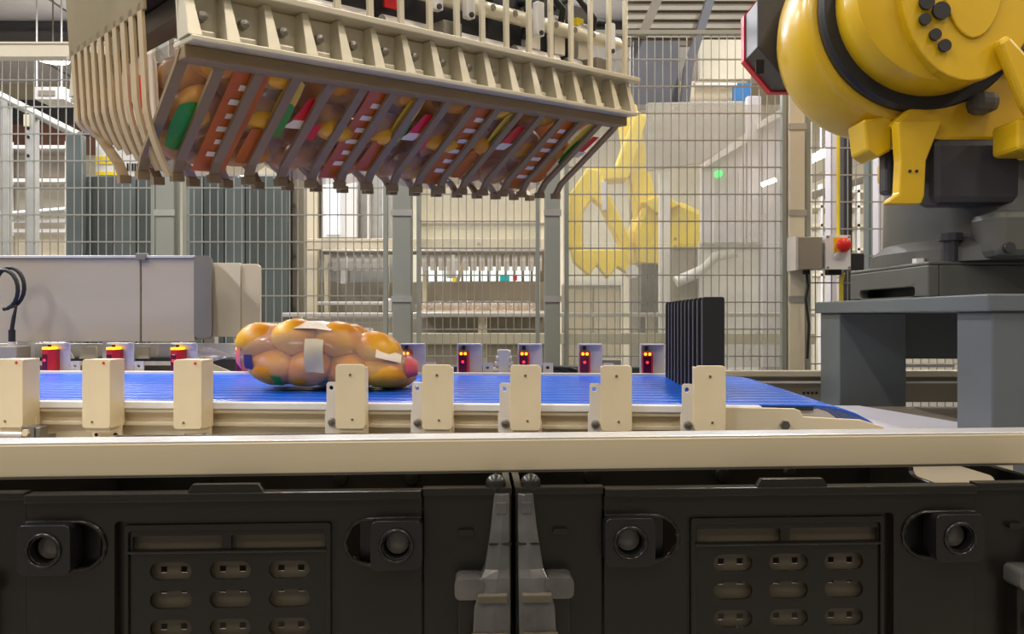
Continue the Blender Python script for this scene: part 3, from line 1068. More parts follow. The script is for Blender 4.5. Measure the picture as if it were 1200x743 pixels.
def far_y(z):
    return GW - max(0.045, 0.066 + (-(z + BZ) - 0.024) * 1.50) - BY


def cradle_film(seed):
    """film of a bag wedged in the cradle: slanting ends follow the fingers"""
    n, m = 26, 40
    vs_ = []
    for i in range(n + 1):
        a = math.sin((-1 + 2 * i / n) * PI / 2)
        r = max(0.0, 1 - abs(a) ** 9) ** 0.5
        for j in range(m):
            th = 2 * PI * j / m
            c, s_ = math.cos(th), math.sin(th)
            x = math.copysign(abs(c) ** 0.6, c) * BWd / 2 * r
            z = math.copysign(abs(s_) ** 0.6, s_) * BHt / 2 * r
            k = (a + 1) / 2
            y = near_y(z) * (1 - k) + far_y(z) * k
            nz = noise.noise(Vector((x * 26 + seed, y * 14, z * 26))) * 0.007
            vs_.append((x + nz, y + abs(nz) * (1 - 2 * k), z + nz))
    fs_ = []
    for i in range(n):
        for j in range(m):
            fs_.append((i * m + j, i * m + (j + 1) % m, (i + 1) * m + (j + 1) % m, (i + 1) * m + j))
    return MB().add(vs_, fs_)


def face_patch(x0, x1, z0, z1, out=0.002, n=6, skew=0.0, rnd_=0.0):
    """print on the slanting near face"""
    vs_ = []
    for i in range(n + 1):
        for j in range(n + 1):
            x = x0 + (x1 - x0) * i / n
            z = z0 + (z1 - z0) * j / n
            x += skew * (j / n - 0.5)
            if rnd_:
                cx_, cz_ = (x0 + x1) / 2, (z0 + z1) / 2
                ux, uz = 2 * i / n - 1, 2 * j / n - 1
                ln = max(abs(ux), abs(uz)) / max(1e-6, math.hypot(ux, uz))
                kk = 1 - rnd_ + rnd_ * ln
                x, z = cx_ + (x - cx_) * kk, cz_ + (z - cz_) * kk
            w_ = 0.003 * math.sin(x * 60) * math.sin(z * 50)
            vs_.append((x, near_y(z) - out - 0.004 + w_, z))
    fs_ = []
    for i in range(n):
        for j in range(n):
            k = i * (n + 1) + j
            fs_.append((k, k + 1, k + n + 2, k + n + 1))
    return MB().add(vs_, fs_)


nth = ['leftmost', 'second from the left', 'third from the left', 'rightmost']
for i in range(4):
    lx_ = 0.155 + 0.283 * i
    pos = GM @ Vector((lx_, BY, BZ))
    t = thing('bread_bag', 'bag of rolls with brown label held in the gripper, %s of four' % nth[i], 'bread bag', pos, GR, 'bags held in the gripper')
    fo = cradle_film(11.0 + 5 * i).build('film', 'bag_film_soft', t, smooth=70)
    rnd = random.Random(30 + i)
    for z_, rows in ((0.062, 4), (-0.012, 3), (-0.072, 2)):
        for r_ in range(rows):
            for c_ in range(2 if z_ > -0.05 else 3):
                nc = 2 if z_ > -0.05 else 3
                xx = (c_ - (nc - 1) / 2) * (0.125 if nc == 2 else 0.082) + rnd.uniform(-.006, .006)
                ya, yb_ = near_y(z_) + 0.062, far_y(z_) - 0.062
                yy = ya + (yb_ - ya) * (r_ / max(1, rows - 1)) if yb_ > ya else (ya + yb_) / 2 + 0.02 * r_
                dk = rnd.random() < 0.3
                o = link('bun', rnd.choice(BUNS2 if dk else BUNS), 'bun_dark' if dk else 'bun', t, loc=(xx, yy, z_),
                         rot=(rnd.uniform(-.4, .4), rnd.uniform(-.4, .4), rnd.uniform(0, 6)))
                k_ = 1.12 if nc == 2 else 0.8
                o.scale = (k_, k_, k_ * 0.95)
    face_patch(-0.050, 0.018, -0.118, 0.055, 0.002).build('label_panel', 'label_brown', t, smooth=60)
    face_patch(0.052, 0.094, -0.030, 0.040, 0.003, rnd_=0.6).build('yellow_print', 'print_yellow', fo)
    face_patch(0.066, 0.096, -0.052, 0.004, 0.005, rnd_=0.6).build('green_print', 'print_green', fo)
    face_patch(0.028, 0.064, -0.100, -0.040, 0.003, rnd_=0.3).build('orange_print', 'label_brown', fo)
    face_patch(0.108, 0.134, -0.020, 0.016, 0.004, skew=0.012).build('red_print', 'print_red', fo)
    face_patch(0.098, 0.134, -0.034, -0.020, 0.004, skew=0.014).build('white_print_glint', 'print_glint_white', fo)
    if i:
        face_patch(-0.134, -0.112, -0.050, -0.024, 0.004).build('red_print', 'print_red', fo)
    else:
        face_patch(-0.122, -0.072, -0.085, -0.010, 0.003, rnd_=0.5).build('green_print', 'print_green', fo)
        xs = -BWd / 2 - 0.010
        MB().plate(rrect(near_y(0.0) + 0.05, near_y(0.0) + 0.24, -0.050, 0.080, 0.03, 4), xs, xs + 0.003, 'x').build('white_print_glint', 'print_glint_white', fo)
        MB().plate(rrect(near_y(0.0) + 0.10, near_y(0.0) + 0.165, -0.010, 0.050, 0.02, 4), xs - 0.002, xs, 'x').build('red_heart', 'print_red', fo)
        MB().plate(rrect(near_y(0.0) + 0.11, near_y(0.0) + 0.15, -0.042, -0.022, 0.008, 4), xs - 0.002, xs, 'x').build('red_print', 'print_pink', fo)
        MB().plate(rrect(near_y(0.0) + 0.18, near_y(0.0) + 0.205, -0.045, 0.01, 0.008, 4), xs - 0.002, xs, 'x').build('blue_print', 'print_blue', fo)
    for k in range(6):        # pale, unreadable lettering strokes
        z_ = -0.092 + 0.021 * k
        face_patch(-0.036 + 0.006 * (k % 2), 0.004 - 0.004 * (k % 3), z_, z_ + 0.008, 0.0045, n=2).build('lettering', 'print_glint_white', t)

# ------------------------------------------------------------------ robot on its table
TX0, TY0, TY1 = 1.085, 1.75, 2.75
ZT = ZC + 0.053
tb = thing('robot_table', 'heavy grey steel table carrying the yellow robot', 'table', (1.6, 2.25, 0))
o_ = (1.6, 2.25, 0)
MB().box(TX0, 2.1, TY0, TY1, ZT - 0.040, ZT).build('table_top', 'table_grey', tb, off=o_, bevel=0.004)
for (a, b, c, d) in ((TX0 + 0.015, TX0 + 0.24, TY0 + 0.01, TY0 + 0.15), (TX0 + 0.015, TX0 + 0.24, TY1 - 0.17, TY1 - 0.01), (1.86, 2.085, TY0 + 0.01, TY0 + 0.15), (1.86, 2.085, TY1 - 0.17, TY1 - 0.01)):
    MB().box(a, b, c, d, 0.02, ZT - 0.040).build('leg', 'table_grey', tb, off=o_, bevel=0.004)
    MB().box(a - 0.03, b + 0.03, c - 0.03, d + 0.03, 0, 0.02).build('foot_plate', 'table_grey', tb, off=o_)
MB().box(TX0 + 0.24, 1.86, TY1 - 0.05, TY1 - 0.03, ZT - 0.20, ZT - 0.040).build('apron', 'table_grey', tb, off=o_)
MB().box(1.86, 1.88, TY0 + 0.15, TY1 - 0.17, ZT - 0.20, ZT - 0.040).build('apron', 'table_grey', tb, off=o_)

rb = thing('industrial_robot', 'large yellow and grey industrial robot arm on the grey table', 'robot', (1.5, 2.25, ZT))
ro = (1.5, 2.25, ZT)


def rp_(mb, name, m, par=None, **k):
    return mb.build(name, m, par or rb, off=ro, **k)


# foot casting with slot
mb = MB().plate(rect(2.03, 2.50, ) if False else rect(2.03, 2.50, ZT, ZT + 0.085), 1.10, 1.13, 'x', [rrect(2.10, 2.43, ZT + 0.004, ZT + 0.030, 0.01, 3)])
mb.box(1.13, 1.95, 2.03, 2.06, ZT, ZT + 0.085).box(1.13, 1.95, 2.47, 2.50, ZT, ZT + 0.085).box(1.10, 1.95, 2.03, 2.50, ZT + 0.085, ZT + 0.095)
mb.box(1.92, 1.95, 2.03, 2.5, ZT, ZT + 0.085)
rp_(mb, 'foot_casting', 'robot_grey', bevel=0.004)
rp_(MB().box(1.16, 1.19, 2.06, 2.47, ZT, ZT + 0.08), 'foot_core', 'hollow_black')
for (bx_, by_) in ((1.125, 2.12), (1.14, 2.3), (1.16, 2.42)):
    rp_(MB().cyl((bx_, by_, ZT + 0.095), (bx_, by_, ZT + 0.108), 0.018, 6), 'bolt', 'steel')
rp_(MB().box(1.12, 1.16, 2.18, 2.26, ZT + 0.095, ZT + 0.11), 'shim', 'steel')
rp_(MB().box(1.17, 1.22, 2.05, 2.12, ZT + 0.095, ZT + 0.125), 'stop_block', 'motor_black', bevel=0.004)
# grey column
rp_(MB().lathe([(0.40, 0.095), (0.40, 0.13), (0.365, 0.16), (0.36, 0.40), (0.345, 0.46)], (1.50, 2.27, ZT), 'z', 48), 'column', 'robot_grey', smooth=35)
rp_(MB().box(1.215, 1.9, 1.92, 2.05, ZT + 0.096, ZC + 0.27), 'column_front', 'robot_grey', bevel=0.02)
rp_(MB().cyl((1.17, 2.05, ZT + 0.095), (1.17, 2.05, ZT + 0.15), 0.022, 10), 'plug', 'motor_black')
rp_(MB().cyl((1.17, 2.05, ZT + 0.15), (1.17, 2.05, ZT + 0.17), 0.03, 10), 'plug_cap', 'motor_black')
for k in range(3):
    rp_(MB().cyl((1.24 + 0.07 * k, 1.922, ZT + 0.12), (1.24 + 0.07 * k, 1.91, ZT + 0.12), 0.014, 10), 'bolt', 'motor_black')
# shoulder: axis along y at (AX, AZ)
AX, AZ = 1.065, ZC + 0.80
sh = rp_(MB().lathe([(0.15, 2.37), (0.225, 2.34), (0.276, 2.29), (0.298, 2.22), (0.305, 2.12), (0.303, 2.06), (0.294, 2.03), (0.282, 2.014), (0.268, 2.010)], (AX, 0, AZ), 'y', 64), 'shoulder_housing', 'robot_yellow', smooth=40)
rp_(MB().lathe([(0.266, 2.02), (0.270, 1.985), (0.262, 1.975)], (AX, 0, AZ), 'y', 64), 'gap_shade', 'hollow_black', smooth=40)  # black ring painted in for the shaded gap around the drum
dr = rp_(MB().lathe([(0.228, 2.0), (0.233, 1.975), (0.233, 1.90), (0.225, 1.872), (0.20, 1.862)], (AX, 0, AZ), 'y', 64), 'arm_drum', 'robot_yellow', smooth=40)
# raised cover on the drum
cov = [(AX + 0.03 + 0.165 * math.cos(2 * PI * k / 40), AZ + 0.0 + 0.235 * math.sin(2 * PI * k / 40)) for k in range(40)]
cv_ = rp_(MB().plate(cov, 1.835, 1.87, 'y'), 'drum_cover', 'robot_yellow', bevel=0.008)
cov2 = [(AX + 0.035 + 0.075 * math.cos(2 * PI * k / 32), AZ + 0.03 + 0.165 * math.sin(2 * PI * k / 32)) for k in range(32)]
rp_(MB().plate(cov2, 1.828, 1.836, 'y'), 'cover_boss', 'robot_yellow', bevel=0.004)
for (uu, vv, r) in ((1086, 2, .018), (1103, 12, .021), (1084, 22, .014), (1096, 40, .014), (1107, 53, .015)):
    p = P(uu, vv, 1.826)
    rp_(MB().cyl((p.x, 1.822, p.z), (p.x, 1.83, p.z), r, 16), 'cable_port', 'hollow_black')
# octagonal motor with red rim at the left of the shoulder
mc = P(925, 44, 2.42)
oc = [(mc.x + 0.155 * math.cos(R(22.5 + 45 * k)), mc.z + 0.185 * math.sin(R(22.5 + 45 * k))) for k in range(8)]
oc2 = [(mc.x + 0.150 * math.cos(R(22.5 + 45 * k)), mc.z + 0.180 * math.sin(R(22.5 + 45 * k))) for k in range(8)]
mo = rp_(MB().plate(oc2, 2.30, 2.42, 'y'), 'motor_cover', 'motor_black', bevel=0.004)
rp_(MB().plate(oc, 2.42, 2.45, 'y'), 'motor_rim', 'motor_red')
p = P(890, 78, 2.30)
rp_(MB().box(p.x - 0.012, p.x + 0.012, 2.294, 2.30, p.z - 0.02, p.z + 0.02), 'motor_vent', 'hole_dark')
# yellow rotating frame that carries the shoulder
fr_ = MB().plate([(0.985, ZC + 0.50), (1.03, ZC + 0.468), (1.12, ZC + 0.455), (1.40, ZC + 0.455), (1.60, ZC + 0.52), (1.75, ZC + 0.80), (1.35, ZC + 0.80), (1.1, ZC + 0.62)], 1.98, 2.24, 'y')
rp_(fr_, 'rotating_frame', 'robot_yellow', bevel=0.02)
rp_(MB().lathe([(0.36, 0.40), (0.38, 0.43), (0.38, 0.47)], (1.50, 2.27, ZC), 'z', 48), 'turntable_ring', 'robot_yellow', smooth=40)
lug = [(0.985, ZC + 0.50), (0.992, ZC + 0.40), (0.988, ZC + 0.315), (0.965, ZC + 0.300), (0.965, ZC + 0.290), (1.046, ZC + 0.290), (1.054, ZC + 0.310), (1.058, ZC + 0.40), (1.080, ZC + 0.455), (1.10, ZC + 0.50)]
lo = rp_(MB().plate(lug, 1.96, 2.00, 'y'), 'stop_lug', 'robot_yellow', bevel=0.008)
for xx in (1.015, 1.032):
    rp_(MB().cyl((xx, 1.962, ZC + 0.372), (xx, 1.957, ZC + 0.372), 0.004, 8), 'lug_hole', 'hollow_black', lo)
rp_(MB().plate([(0.925, ZC + 0.52), (0.935, ZC + 0.44), (0.965, ZC + 0.42), (1.0, ZC + 0.44), (1.0, ZC + 0.53)], 2.02, 2.12, 'y'), 'cable_bracket', 'robot_yellow', bevel=0.006)
rp_(MB().box(1.0, 1.06, 2.05, 2.10, ZC + 0.33, ZC + 0.45), 'cable_clamp', 'motor_black', bevel=0.01)
# balancer and link to the right
rp_(MB().plate([(px(1164, 1.82), pz(50, 1.82)), (px(1176, 1.82), pz(42, 1.82)), (px(1225, 1.82), pz(95, 1.82)), (px(1225, 1.82), pz(170, 1.82)), (px(1194, 1.82), pz(125, 1.82))], 1.80, 1.83, 'y'), 'arm_link', 'robot_yellow', bevel=0.01)
rp_(MB().box(1.215, 1.42, 1.84, 1.95, ZC + 0.40, ZC + 0.48), 'balancer_block', 'robot_yellow', bevel=0.012)
rp_(MB().cyl((1.165, 1.86, ZC + 0.64), (1.18, 1.86, ZC + 0.72), 0.018, 12), 'cable_hose', 'rubber', smooth=40)
rp_(MB().box(1.17, 1.235, 1.93, 2.0, ZC + 0.52, ZC + 0.572), 'balancer_mount', 'robot_grey', bevel=0.02)
rp_(MB().box(1.08, 1.75, 1.97, 2.06, ZC + 0.29, ZC + 0.46), 'recess_shade', 'motor_black', bevel=0.02)  # dark block put in for the shade of the recess below the frame
rp_(MB().box(1.235, 1.7, 1.92, 2.1, ZC + 0.64, ZC + 1.1), 'balancer_casting', 'robot_grey', bevel=0.03)
# arms above the frame of the photograph
rp_(MB().plate([(AX - 0.17, AZ), (AX + 0.17, AZ), (AX + 0.42, AZ + 1.05), (AX + 0.16, AZ + 1.10)], 1.90, 2.06, 'y'), 'lower_arm', 'robot_yellow', bevel=0.03)
rp_(MB().lathe([(0.17, 1.86), (0.18, 1.88), (0.18, 2.12), (0.16, 2.14)], (AX + 0.29, 0, AZ + 1.08), 'y', 40), 'elbow', 'robot_yellow', smooth=40)
wp = GM @ Vector((0.58, 0.38, 0.62))
rp_(MB().tube([(AX + 0.32, 2.0, AZ + 1.10), (wp.x + 0.4, 1.97, AZ + 1.02), (wp.x, wp.y, wp.z + 0.30)], 0.11, 16, rs=[0.15, 0.12, 0.10]), 'forearm', 'robot_yellow', smooth=40)
rp_(MB().cyl((wp.x, wp.y, wp.z + 0.36), wp, 0.095, 20), 'wrist', 'robot_grey', smooth=40)

# ------------------------------------------------------------------ left: steel hood, cable, frames behind the belt
hd = thing('steel_hood', 'long brushed steel hood behind the belt on the left', 'hood', P(120, 371, 2.45) - Vector((0, 0, ZC)))
ho = hd.location.copy()
Y1 = 2.45
MB().box(px(-60, Y1), px(164, Y1), Y1, Y1 + 0.012, pz(400, Y1), pz(302, Y1)).build('front_sheet', 'steel_sheet', hd, off=ho, bevel=0.002)
MB().box(px(166, Y1), px(228, Y1), Y1, Y1 + 0.012, pz(400, Y1), pz(302, Y1)).build('front_sheet', 'steel_sheet', hd, off=ho, bevel=0.002)
sd = rrect(0, 0.14, pz(398, Y1), pz(298.5, Y1), 0.02, 4)
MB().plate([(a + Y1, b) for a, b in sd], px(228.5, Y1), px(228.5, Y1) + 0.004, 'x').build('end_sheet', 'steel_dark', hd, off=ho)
MB().box(px(-60, Y1), px(228, Y1), Y1 - 0.008, Y1 + 0.14, pz(302, Y1), pz(299, Y1)).build('top_edge', 'steel', hd, off=ho, bevel=0.001)
MB().box(px(161, Y1), px(173, Y1), Y1 - 0.014, Y1 + 0.01, pz(304.5, Y1), pz(296.5, Y1)).build('clip', 'steel_dark', hd, off=ho, bevel=0.002)
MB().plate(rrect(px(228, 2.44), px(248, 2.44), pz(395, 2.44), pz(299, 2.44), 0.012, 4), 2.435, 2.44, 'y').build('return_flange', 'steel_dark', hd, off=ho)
for uu in (20, 120):
    MB().box(px(uu, 2.5), px(uu + 12, 2.5), 2.50, 2.54, 0, pz(400, 2.5)).build('post', 'steel', hd, off=ho)
hd2 = thing('cream_guard', 'pale cream guard plate with rounded corner beside the steel hood', 'guard', P(277, 371, 2.62) - Vector((0, 0, ZC)))
ho = hd2.location.copy()
MB().plate(rrect(px(215, 2.62), px(284, 2.62), pz(394, 2.62), pz(308, 2.62), 0.006, 3), 2.60, 2.615, 'y').build('inner_plate', 'panel_cream', hd2, off=ho, bevel=0.001)
MB().plate(rrect(px(282, 2.62), px(306, 2.62), pz(393, 2.62), pz(309, 2.62), 0.016, 4), 2.61, 2.625, 'y').build('outer_plate', 'frame_cream', hd2, off=ho, bevel=0.001)
MB().box(px(240, 2.62), px(252, 2.62), 2.616, 2.65, 0, pz(393, 2.62)).build('post', 'steel', hd2, off=ho)

cl_ = thing('cable_loop', 'black cable looped above a small steel connector block, far left', 'cable', P(14, 371, 2.36) - Vector((0, 0, ZC - (ZB - 0.05))))
ho = cl_.location.copy()
pts = []
for k in range(0, 21):
    a = R(250 - 17 * k)
    p = P(4 + 17 * math.cos(a), 339 - 23 * math.sin(a) * -1 * -1, 2.36)
    pts.append(p)
for (uu, vv) in ((19, 358), (16, 372), (14, 385), (14, 396)):
    pts.append(P(uu, vv, 2.36))
MB().tube(pts[2:], 0.006, 8).build('cable', 'rubber', cl_, off=ho, smooth=60)
MB().tube([p + Vector((0.012, 0.012, 0.008)) for p in pts[2:20]], 0.006, 8).build('cable_second_turn', 'rubber', cl_, off=ho, smooth=60)
a, b = P(14, 386, 2.36), P(14, 400, 2.36)
MB().cyl(a, b, 0.010, 10).build('plug', 'rubber', cl_, off=ho, smooth=40)
MB().cyl(b, P(14, 408, 2.36), 0.012, 10).build('socket', 'steel', cl_, off=ho, smooth=40)
MB().box(px(1, 2.36), px(27, 2.36), 2.33, 2.40, ZB - 0.04, pz(405, 2.36)).build('block', 'warm_grey', cl_, off=ho, bevel=0.003)

bf = thing('side_transfer_frame', 'cream and steel transfer frame under the steel hood', 'machine frame', (px(160, 2.55), 2.55, 0))
ho = bf.location.copy()
Y2 = 2.56
MB().box(px(-40, Y2), px(300, Y2), Y2, Y2 + 0.03, pz(418, Y2), pz(402, Y2)).build('upper_rail', 'steel', bf, off=ho, bevel=0.002)
MB().box(px(-40, Y2), px(225, Y2), Y2 - 0.02, Y2 + 0.01, pz(422, Y2), pz(418.5, Y2)).build('dark_slot', 'motor_black', bf, off=ho)
MB().box(px(-40, Y2), px(300, Y2), Y2 - 0.03, Y2 + 0.02, pz(427, Y2), pz(422.5, Y2)).build('white_strip', 'slide_white', bf, off=ho)
MB().box(px(-40, Y2), px(300, Y2), Y2, Y2 + 0.02, pz(446, Y2), pz(427, Y2)).build('lower_plate', 'warm_grey', bf, off=ho)
for (a, b, c, d) in ((80, 87, 95, 80), (108, 121, 121, 101), (168, 182, 182, 160)):
    MB().plate([(px(a, Y2), pz(405, Y2)), (px(b, Y2), pz(405, Y2)), (px(max(a, b, c, d), Y2), pz(419, Y2)), (px(d if d < a else a, Y2), pz(419, Y2))], Y2 - 0.045, Y2 - 0.035, 'y').build('gusset_plate', 'panel_cream', bf, off=ho, bevel=0.001)
MB().lathe([(0.06, -0.05), (0.066, -0.045), (0.066, -0.02), (0.06, -0.01)], (px(182, Y2), Y2 + 0.0, pz(430, Y2)), 'z', 20).build('pulley', 'steel_dark', bf, off=ho, smooth=40)
MB().box(px(161, Y2) , px(167, Y2), Y2 - 0.06, Y2 - 0.05, pz(446, Y2), pz(398, Y2)).build('stay', 'steel', bf, off=ho)
MB().plate([(px(228, Y2), pz(418, Y2)), (px(236, Y2), pz(417, Y2)), (px(292, Y2), pz(440, Y2)), (px(276, Y2), pz(444, Y2)), (px(250, Y2), pz(440, Y2))], Y2 - 0.05, Y2 - 0.04, 'y').build('chute_side', 'panel_cream', bf, off=ho)
MB().box(px(240, Y2), px(290, Y2), Y2 - 0.035, Y2 - 0.031, pz(440, Y2), pz(420, Y2)).build('chute_mouth', 'motor_black', bf, off=ho)
for uu in (0, 290):
    MB().box(px(uu, Y2), px(uu + 12, Y2), Y2, Y2 + 0.03, 0, pz(446, Y2)).build('leg', 'steel', bf, off=ho)

# low steel guide far behind the belt, passing under the robot table
gr = thing('long_guide_frame', 'low cream guide frame running behind the belt and table on the right', 'guide', (px(1000, 2.95), 2.92, 0))
ho = gr.location.copy()
Y3 = 2.86
MB().box(px(846, Y3), px(1240, Y3), Y3, Y3 + 0.04, pz(441, Y3), pz(434, Y3)).build('upper_bar', 'panel_cream', gr, off=ho, bevel=0.003)
MB().box(px(846, Y3), px(1240, Y3), Y3 + 0.01, Y3 + 0.03, pz(449, Y3), pz(446.5, Y3)).build('lower_bar', 'slide_white', gr, off=ho)
MB().box(px(846, Y3), px(1240, Y3), Y3 + 0.035, Y3 + 0.05, pz(472, Y3), pz(441, Y3)).build('skirt', 'warm_grey', gr, off=ho)
MB().box(px(1050, Y3), px(1118, Y3), Y3 - 0.004, Y3 + 0.01, pz(430, Y3), pz(426, Y3)).build('push_rod', 'steel', gr, off=ho)
for uu in (860, 1020, 1220):
    MB().box(px(uu, Y3), px(uu + 10, Y3), Y3 + 0.01, Y3 + 0.035, 0, pz(434, Y3)).build('leg', 'frame_cream', gr, off=ho)
for k in range(4):
    MB().cyl((px(946 + 5 * k, Y3), Y3 + 0.035, pz(461, Y3)), (px(946 + 5 * k, Y3), Y3 + 0.032, pz(461, Y3)), 0.005, 8).build('hole', 'hole_dark', gr, off=ho)

# ------------------------------------------------------------------ wire mesh fence at y = 3
FY = 3.05


def fence_panel(u0, u1, vt, vb, label, frame=True):
    x0, x1, z1, z0 = px(u0, FY), px(u1, FY), pz(vt, FY), max(0.12, pz(vb, FY))
    t = thing('mesh_fence', label, 'fence', ((x0 + x1) / 2, FY, z0), group='wire mesh safety fence panels')
    ho = t.location.copy()
    m = MB()
    n = max(2, round((x1 - x0) / 0.0317))
    for k in range(n + 1):
        x = x0 + (x1 - x0) * k / n
        m.box(x - 0.0016, x + 0.0016, FY - 0.0016, FY + 0.0016, z0, z1)
    k = 0
    z = z1
    while z > z0:
        m.box(x0, x1, FY - 0.007, FY - 0.002, z - 0.0025, z + 0.0025)
        z -= 0.107
    tag(m.build('wire_mesh', 'mesh_wire', t, off=ho), kind='stuff')
    if frame:
        for xa in (x0, x1):
            MB().box(xa - 0.008, xa + 0.008, FY - 0.014, FY + 0.014, z0 - 0.01, z1 + 0.004).build('frame_upright', 'post_grey', t, off=ho)
        for za in (z0, z1):
            MB().box(x0, x1, FY - 0.012, FY + 0.012, za - 0.008, za + 0.008).build('frame_rail', 'post_grey', t, off=ho)
    return t


def fence_post(u0, u1, vt, label, m='post_grey'):
    x0, x1 = px(u0, FY), px(u1, FY)
    t = thing('fence_post', label, 'post', ((x0 + x1) / 2, FY, 0), group='grey fence posts')
    ho = t.location.copy()
    MB().box(x0, x1, FY - 0.03, FY + 0.03, 0.01, pz(vt, FY)).build('post', m, t, off=ho, bevel=0.004)
    MB().box(x0 - 0.03, x1 + 0.03, FY - 0.06, FY + 0.06, 0, 0.01).build('foot', 'post_grey', t, off=ho)
    for v in (150, 250, 350):
        MB().box(x0 - 0.004, x1 + 0.004, FY - 0.036, FY - 0.028, pz(v, FY) - 0.012, pz(v, FY) + 0.012).build('clip', 'galv', t, off=ho)
    return t


fence_panel(-120, 181, 62, 560, 'wire mesh fence panel in front of the slate boards on the far left')
fence_panel(218, 452, 62, 560, 'wire mesh fence panel between the left post and the second post')
fence_panel(491, 630, 38, 560, 'narrow wire mesh fence panel between the two middle posts')
fence_panel(664, 918, 38, 560, 'wire mesh fence panel with clear sheets behind the black comb')
fence_panel(946, 1250, 110, 560, 'wire mesh fence panel behind the robot on the right')
fence_post(186, 208, 20, 'grey fence post behind the left end of the gripper')
fence_post(461, 483, 20, 'grey fence post left of the narrow mesh panel')
fence_post(638, 656, 30, 'grey fence post right of the narrow mesh panel')
fence_post(922, 940, 100, 'pale cream fence post beside the emergency stop boxes', 'panel_cream')
tr_ = thing('fence_trunking', 'cream cable trunking along the fence top at the far left', 'trunking', (px(10, 3.0), 3.0, pz(68, 3.0)))
MB().box(px(-150, 3.0), px(180, 3.0), 2.98, 3.03, pz(68, 3.0), pz(52, 3.0)).build('duct', 'panel_cream', tr_, off=tr_.location.copy(), bevel=0.002)
MB().box(px(-150, 3.0), px(180, 3.0), 2.975, 3.035, pz(53, 3.0), pz(51, 3.0)).build('lid', 'panel_cream', tr_, off=tr_.location.copy())


def sheet(u0, u1, v0, v1, y, label):
    x0, x1, z1, z0 = px(u0, y), px(u1, y), pz(v0, y), pz(v1, y)
    t = thing('clear_sheet', label, 'sheet', ((x0 + x1) / 2, y, z0), group='clear plastic sheets on the fence')
    ho = t.location.copy()
    MB().box(x0, x1, y, y + 0.005, z0, z1).build('pane', 'plexi', t, off=ho)
    for xx in (x0 + 0.012, (x0 + x1) / 2, x1 - 0.012):
        for zz in (z0 + 0.015, z1 - 0.015):
            MB().cyl((xx, y - 0.004, zz), (xx, y, zz), 0.006, 8).build('screw', 'steel', t, off=ho)
    return t


sheet(660, 922, 122, 284, FY + 0.035, 'upper clear plastic sheet on the fence in front of the far yellow robot')
sheet(660, 922, 284.3, 430, FY + 0.035, 'lower clear plastic sheet on the fence behind the black comb')
sheet(488, 634, 80, 290, FY + 0.035, 'upper clear plastic sheet on the narrow middle fence panel')

# emergency stop and junction box on the fence
es = thing('emergency_stop', 'white emergency stop box with red mushroom button on yellow plate', 'emergency stop', P(983, 315, 2.93))
ho = es.location.copy()
YE = 2.93
MB().plate(rrect(px(968, YE), px(997, YE), pz(315, YE), pz(275, YE), 0.004, 3), YE, YE + 0.09, 'y').build('box', 'white_paint', es, off=ho, bevel=0.003)
MB().box(px(977, YE), px(993, YE), YE - 0.004, YE, pz(295, YE), pz(278, YE)).build('yellow_plate', 'estop_yellow', es, off=ho)
MB().lathe([(0.0, -0.036), (0.018, -0.034), (0.027, -0.026), (0.027, -0.018), (0.014, -0.012), (0.014, 0.0)], (px(986, YE), YE, pz(287, YE)), 'y', 20).build('mushroom_button', 'estop_red', es, off=ho, smooth=40)
MB().lathe([(0.0, -0.012), (0.013, -0.010), (0.015, 0.0)], (px(982, YE), YE, pz(299, YE)), 'y', 16).build('reset_button', 'steel', es, off=ho, smooth=40)
for (a, b) in ((970, 277), (995, 277), (970, 313), (995, 313)):
    MB().cyl((px(a, YE), YE - 0.003, pz(b, YE)), (px(a, YE), YE, pz(b, YE)), 0.004, 8).build('screw', 'bolt_steel', es, off=ho)
MB().box(px(975, YE), px(990, YE), YE + 0.03, YE + 0.07, pz(321, YE), pz(315, YE)).build('gland', 'rubber', es, off=ho)
jb = thing('junction_box', 'grey steel junction box left of the emergency stop', 'junction box', P(950, 315, YE))
ho = jb.location.copy()
MB().box(px(933, YE), px(964, YE), YE, YE + 0.10, pz(315, YE), pz(277, YE)).build('box', 'warm_grey', jb, off=ho, bevel=0.003)
MB().box(px(932, YE), px(935, YE), YE - 0.004, YE + 0.09, pz(316, YE), pz(276, YE)).build('door_edge', 'steel', jb, off=ho)
MB().cyl(P(945, 315, YE + 0.05), P(945, 321, YE + 0.05), 0.014, 10).build('gland', 'rubber', jb, off=ho)
MB().tube([P(945, 320, YE + 0.05), P(947, 335, YE + 0.05), P(944, 350, YE + 0.05), P(948, 380, YE + 0.05), P(946, 420, YE + 0.05)], 0.005, 8).build('cable', 'rubber', jb, off=ho, smooth=60)
yc = MB().tube([(px(986, YE + 0.07), YE + 0.05, pz(319, YE)), (px(986, YE + .07), YE + 0.07, pz(330, YE)), (px(986, YE + .07), YE + 0.07, 0.0)], 0.006, 8)
yc.tube([(px(986, YE + .03), YE + 0.06, pz(275, YE)), (px(986, YE + .03), YE + 0.06, pz(100, YE))], 0.006, 8)
tag(yc.build('yellow_cable', 'cable_yellow', smooth=60), 'yellow cable running straight up and down at the emergency stop', 'cable')
sb = thing('switch_block', 'small dark switch block right of the emergency stop', 'switch', P(1006, 318, 2.95))
MB().box(px(998, 2.95), px(1013, 2.95), 2.95, 3.01, pz(316, 2.95), pz(296, 2.95)).build('body', 'motor_black', sb, off=sb.location.copy(), bevel=0.004)
MB().box(px(1003, 2.95), px(1009, 2.95), 3.01, 3.06, pz(312, 2.95), pz(302, 2.95)).build('stem', 'steel', sb, off=sb.location.copy())

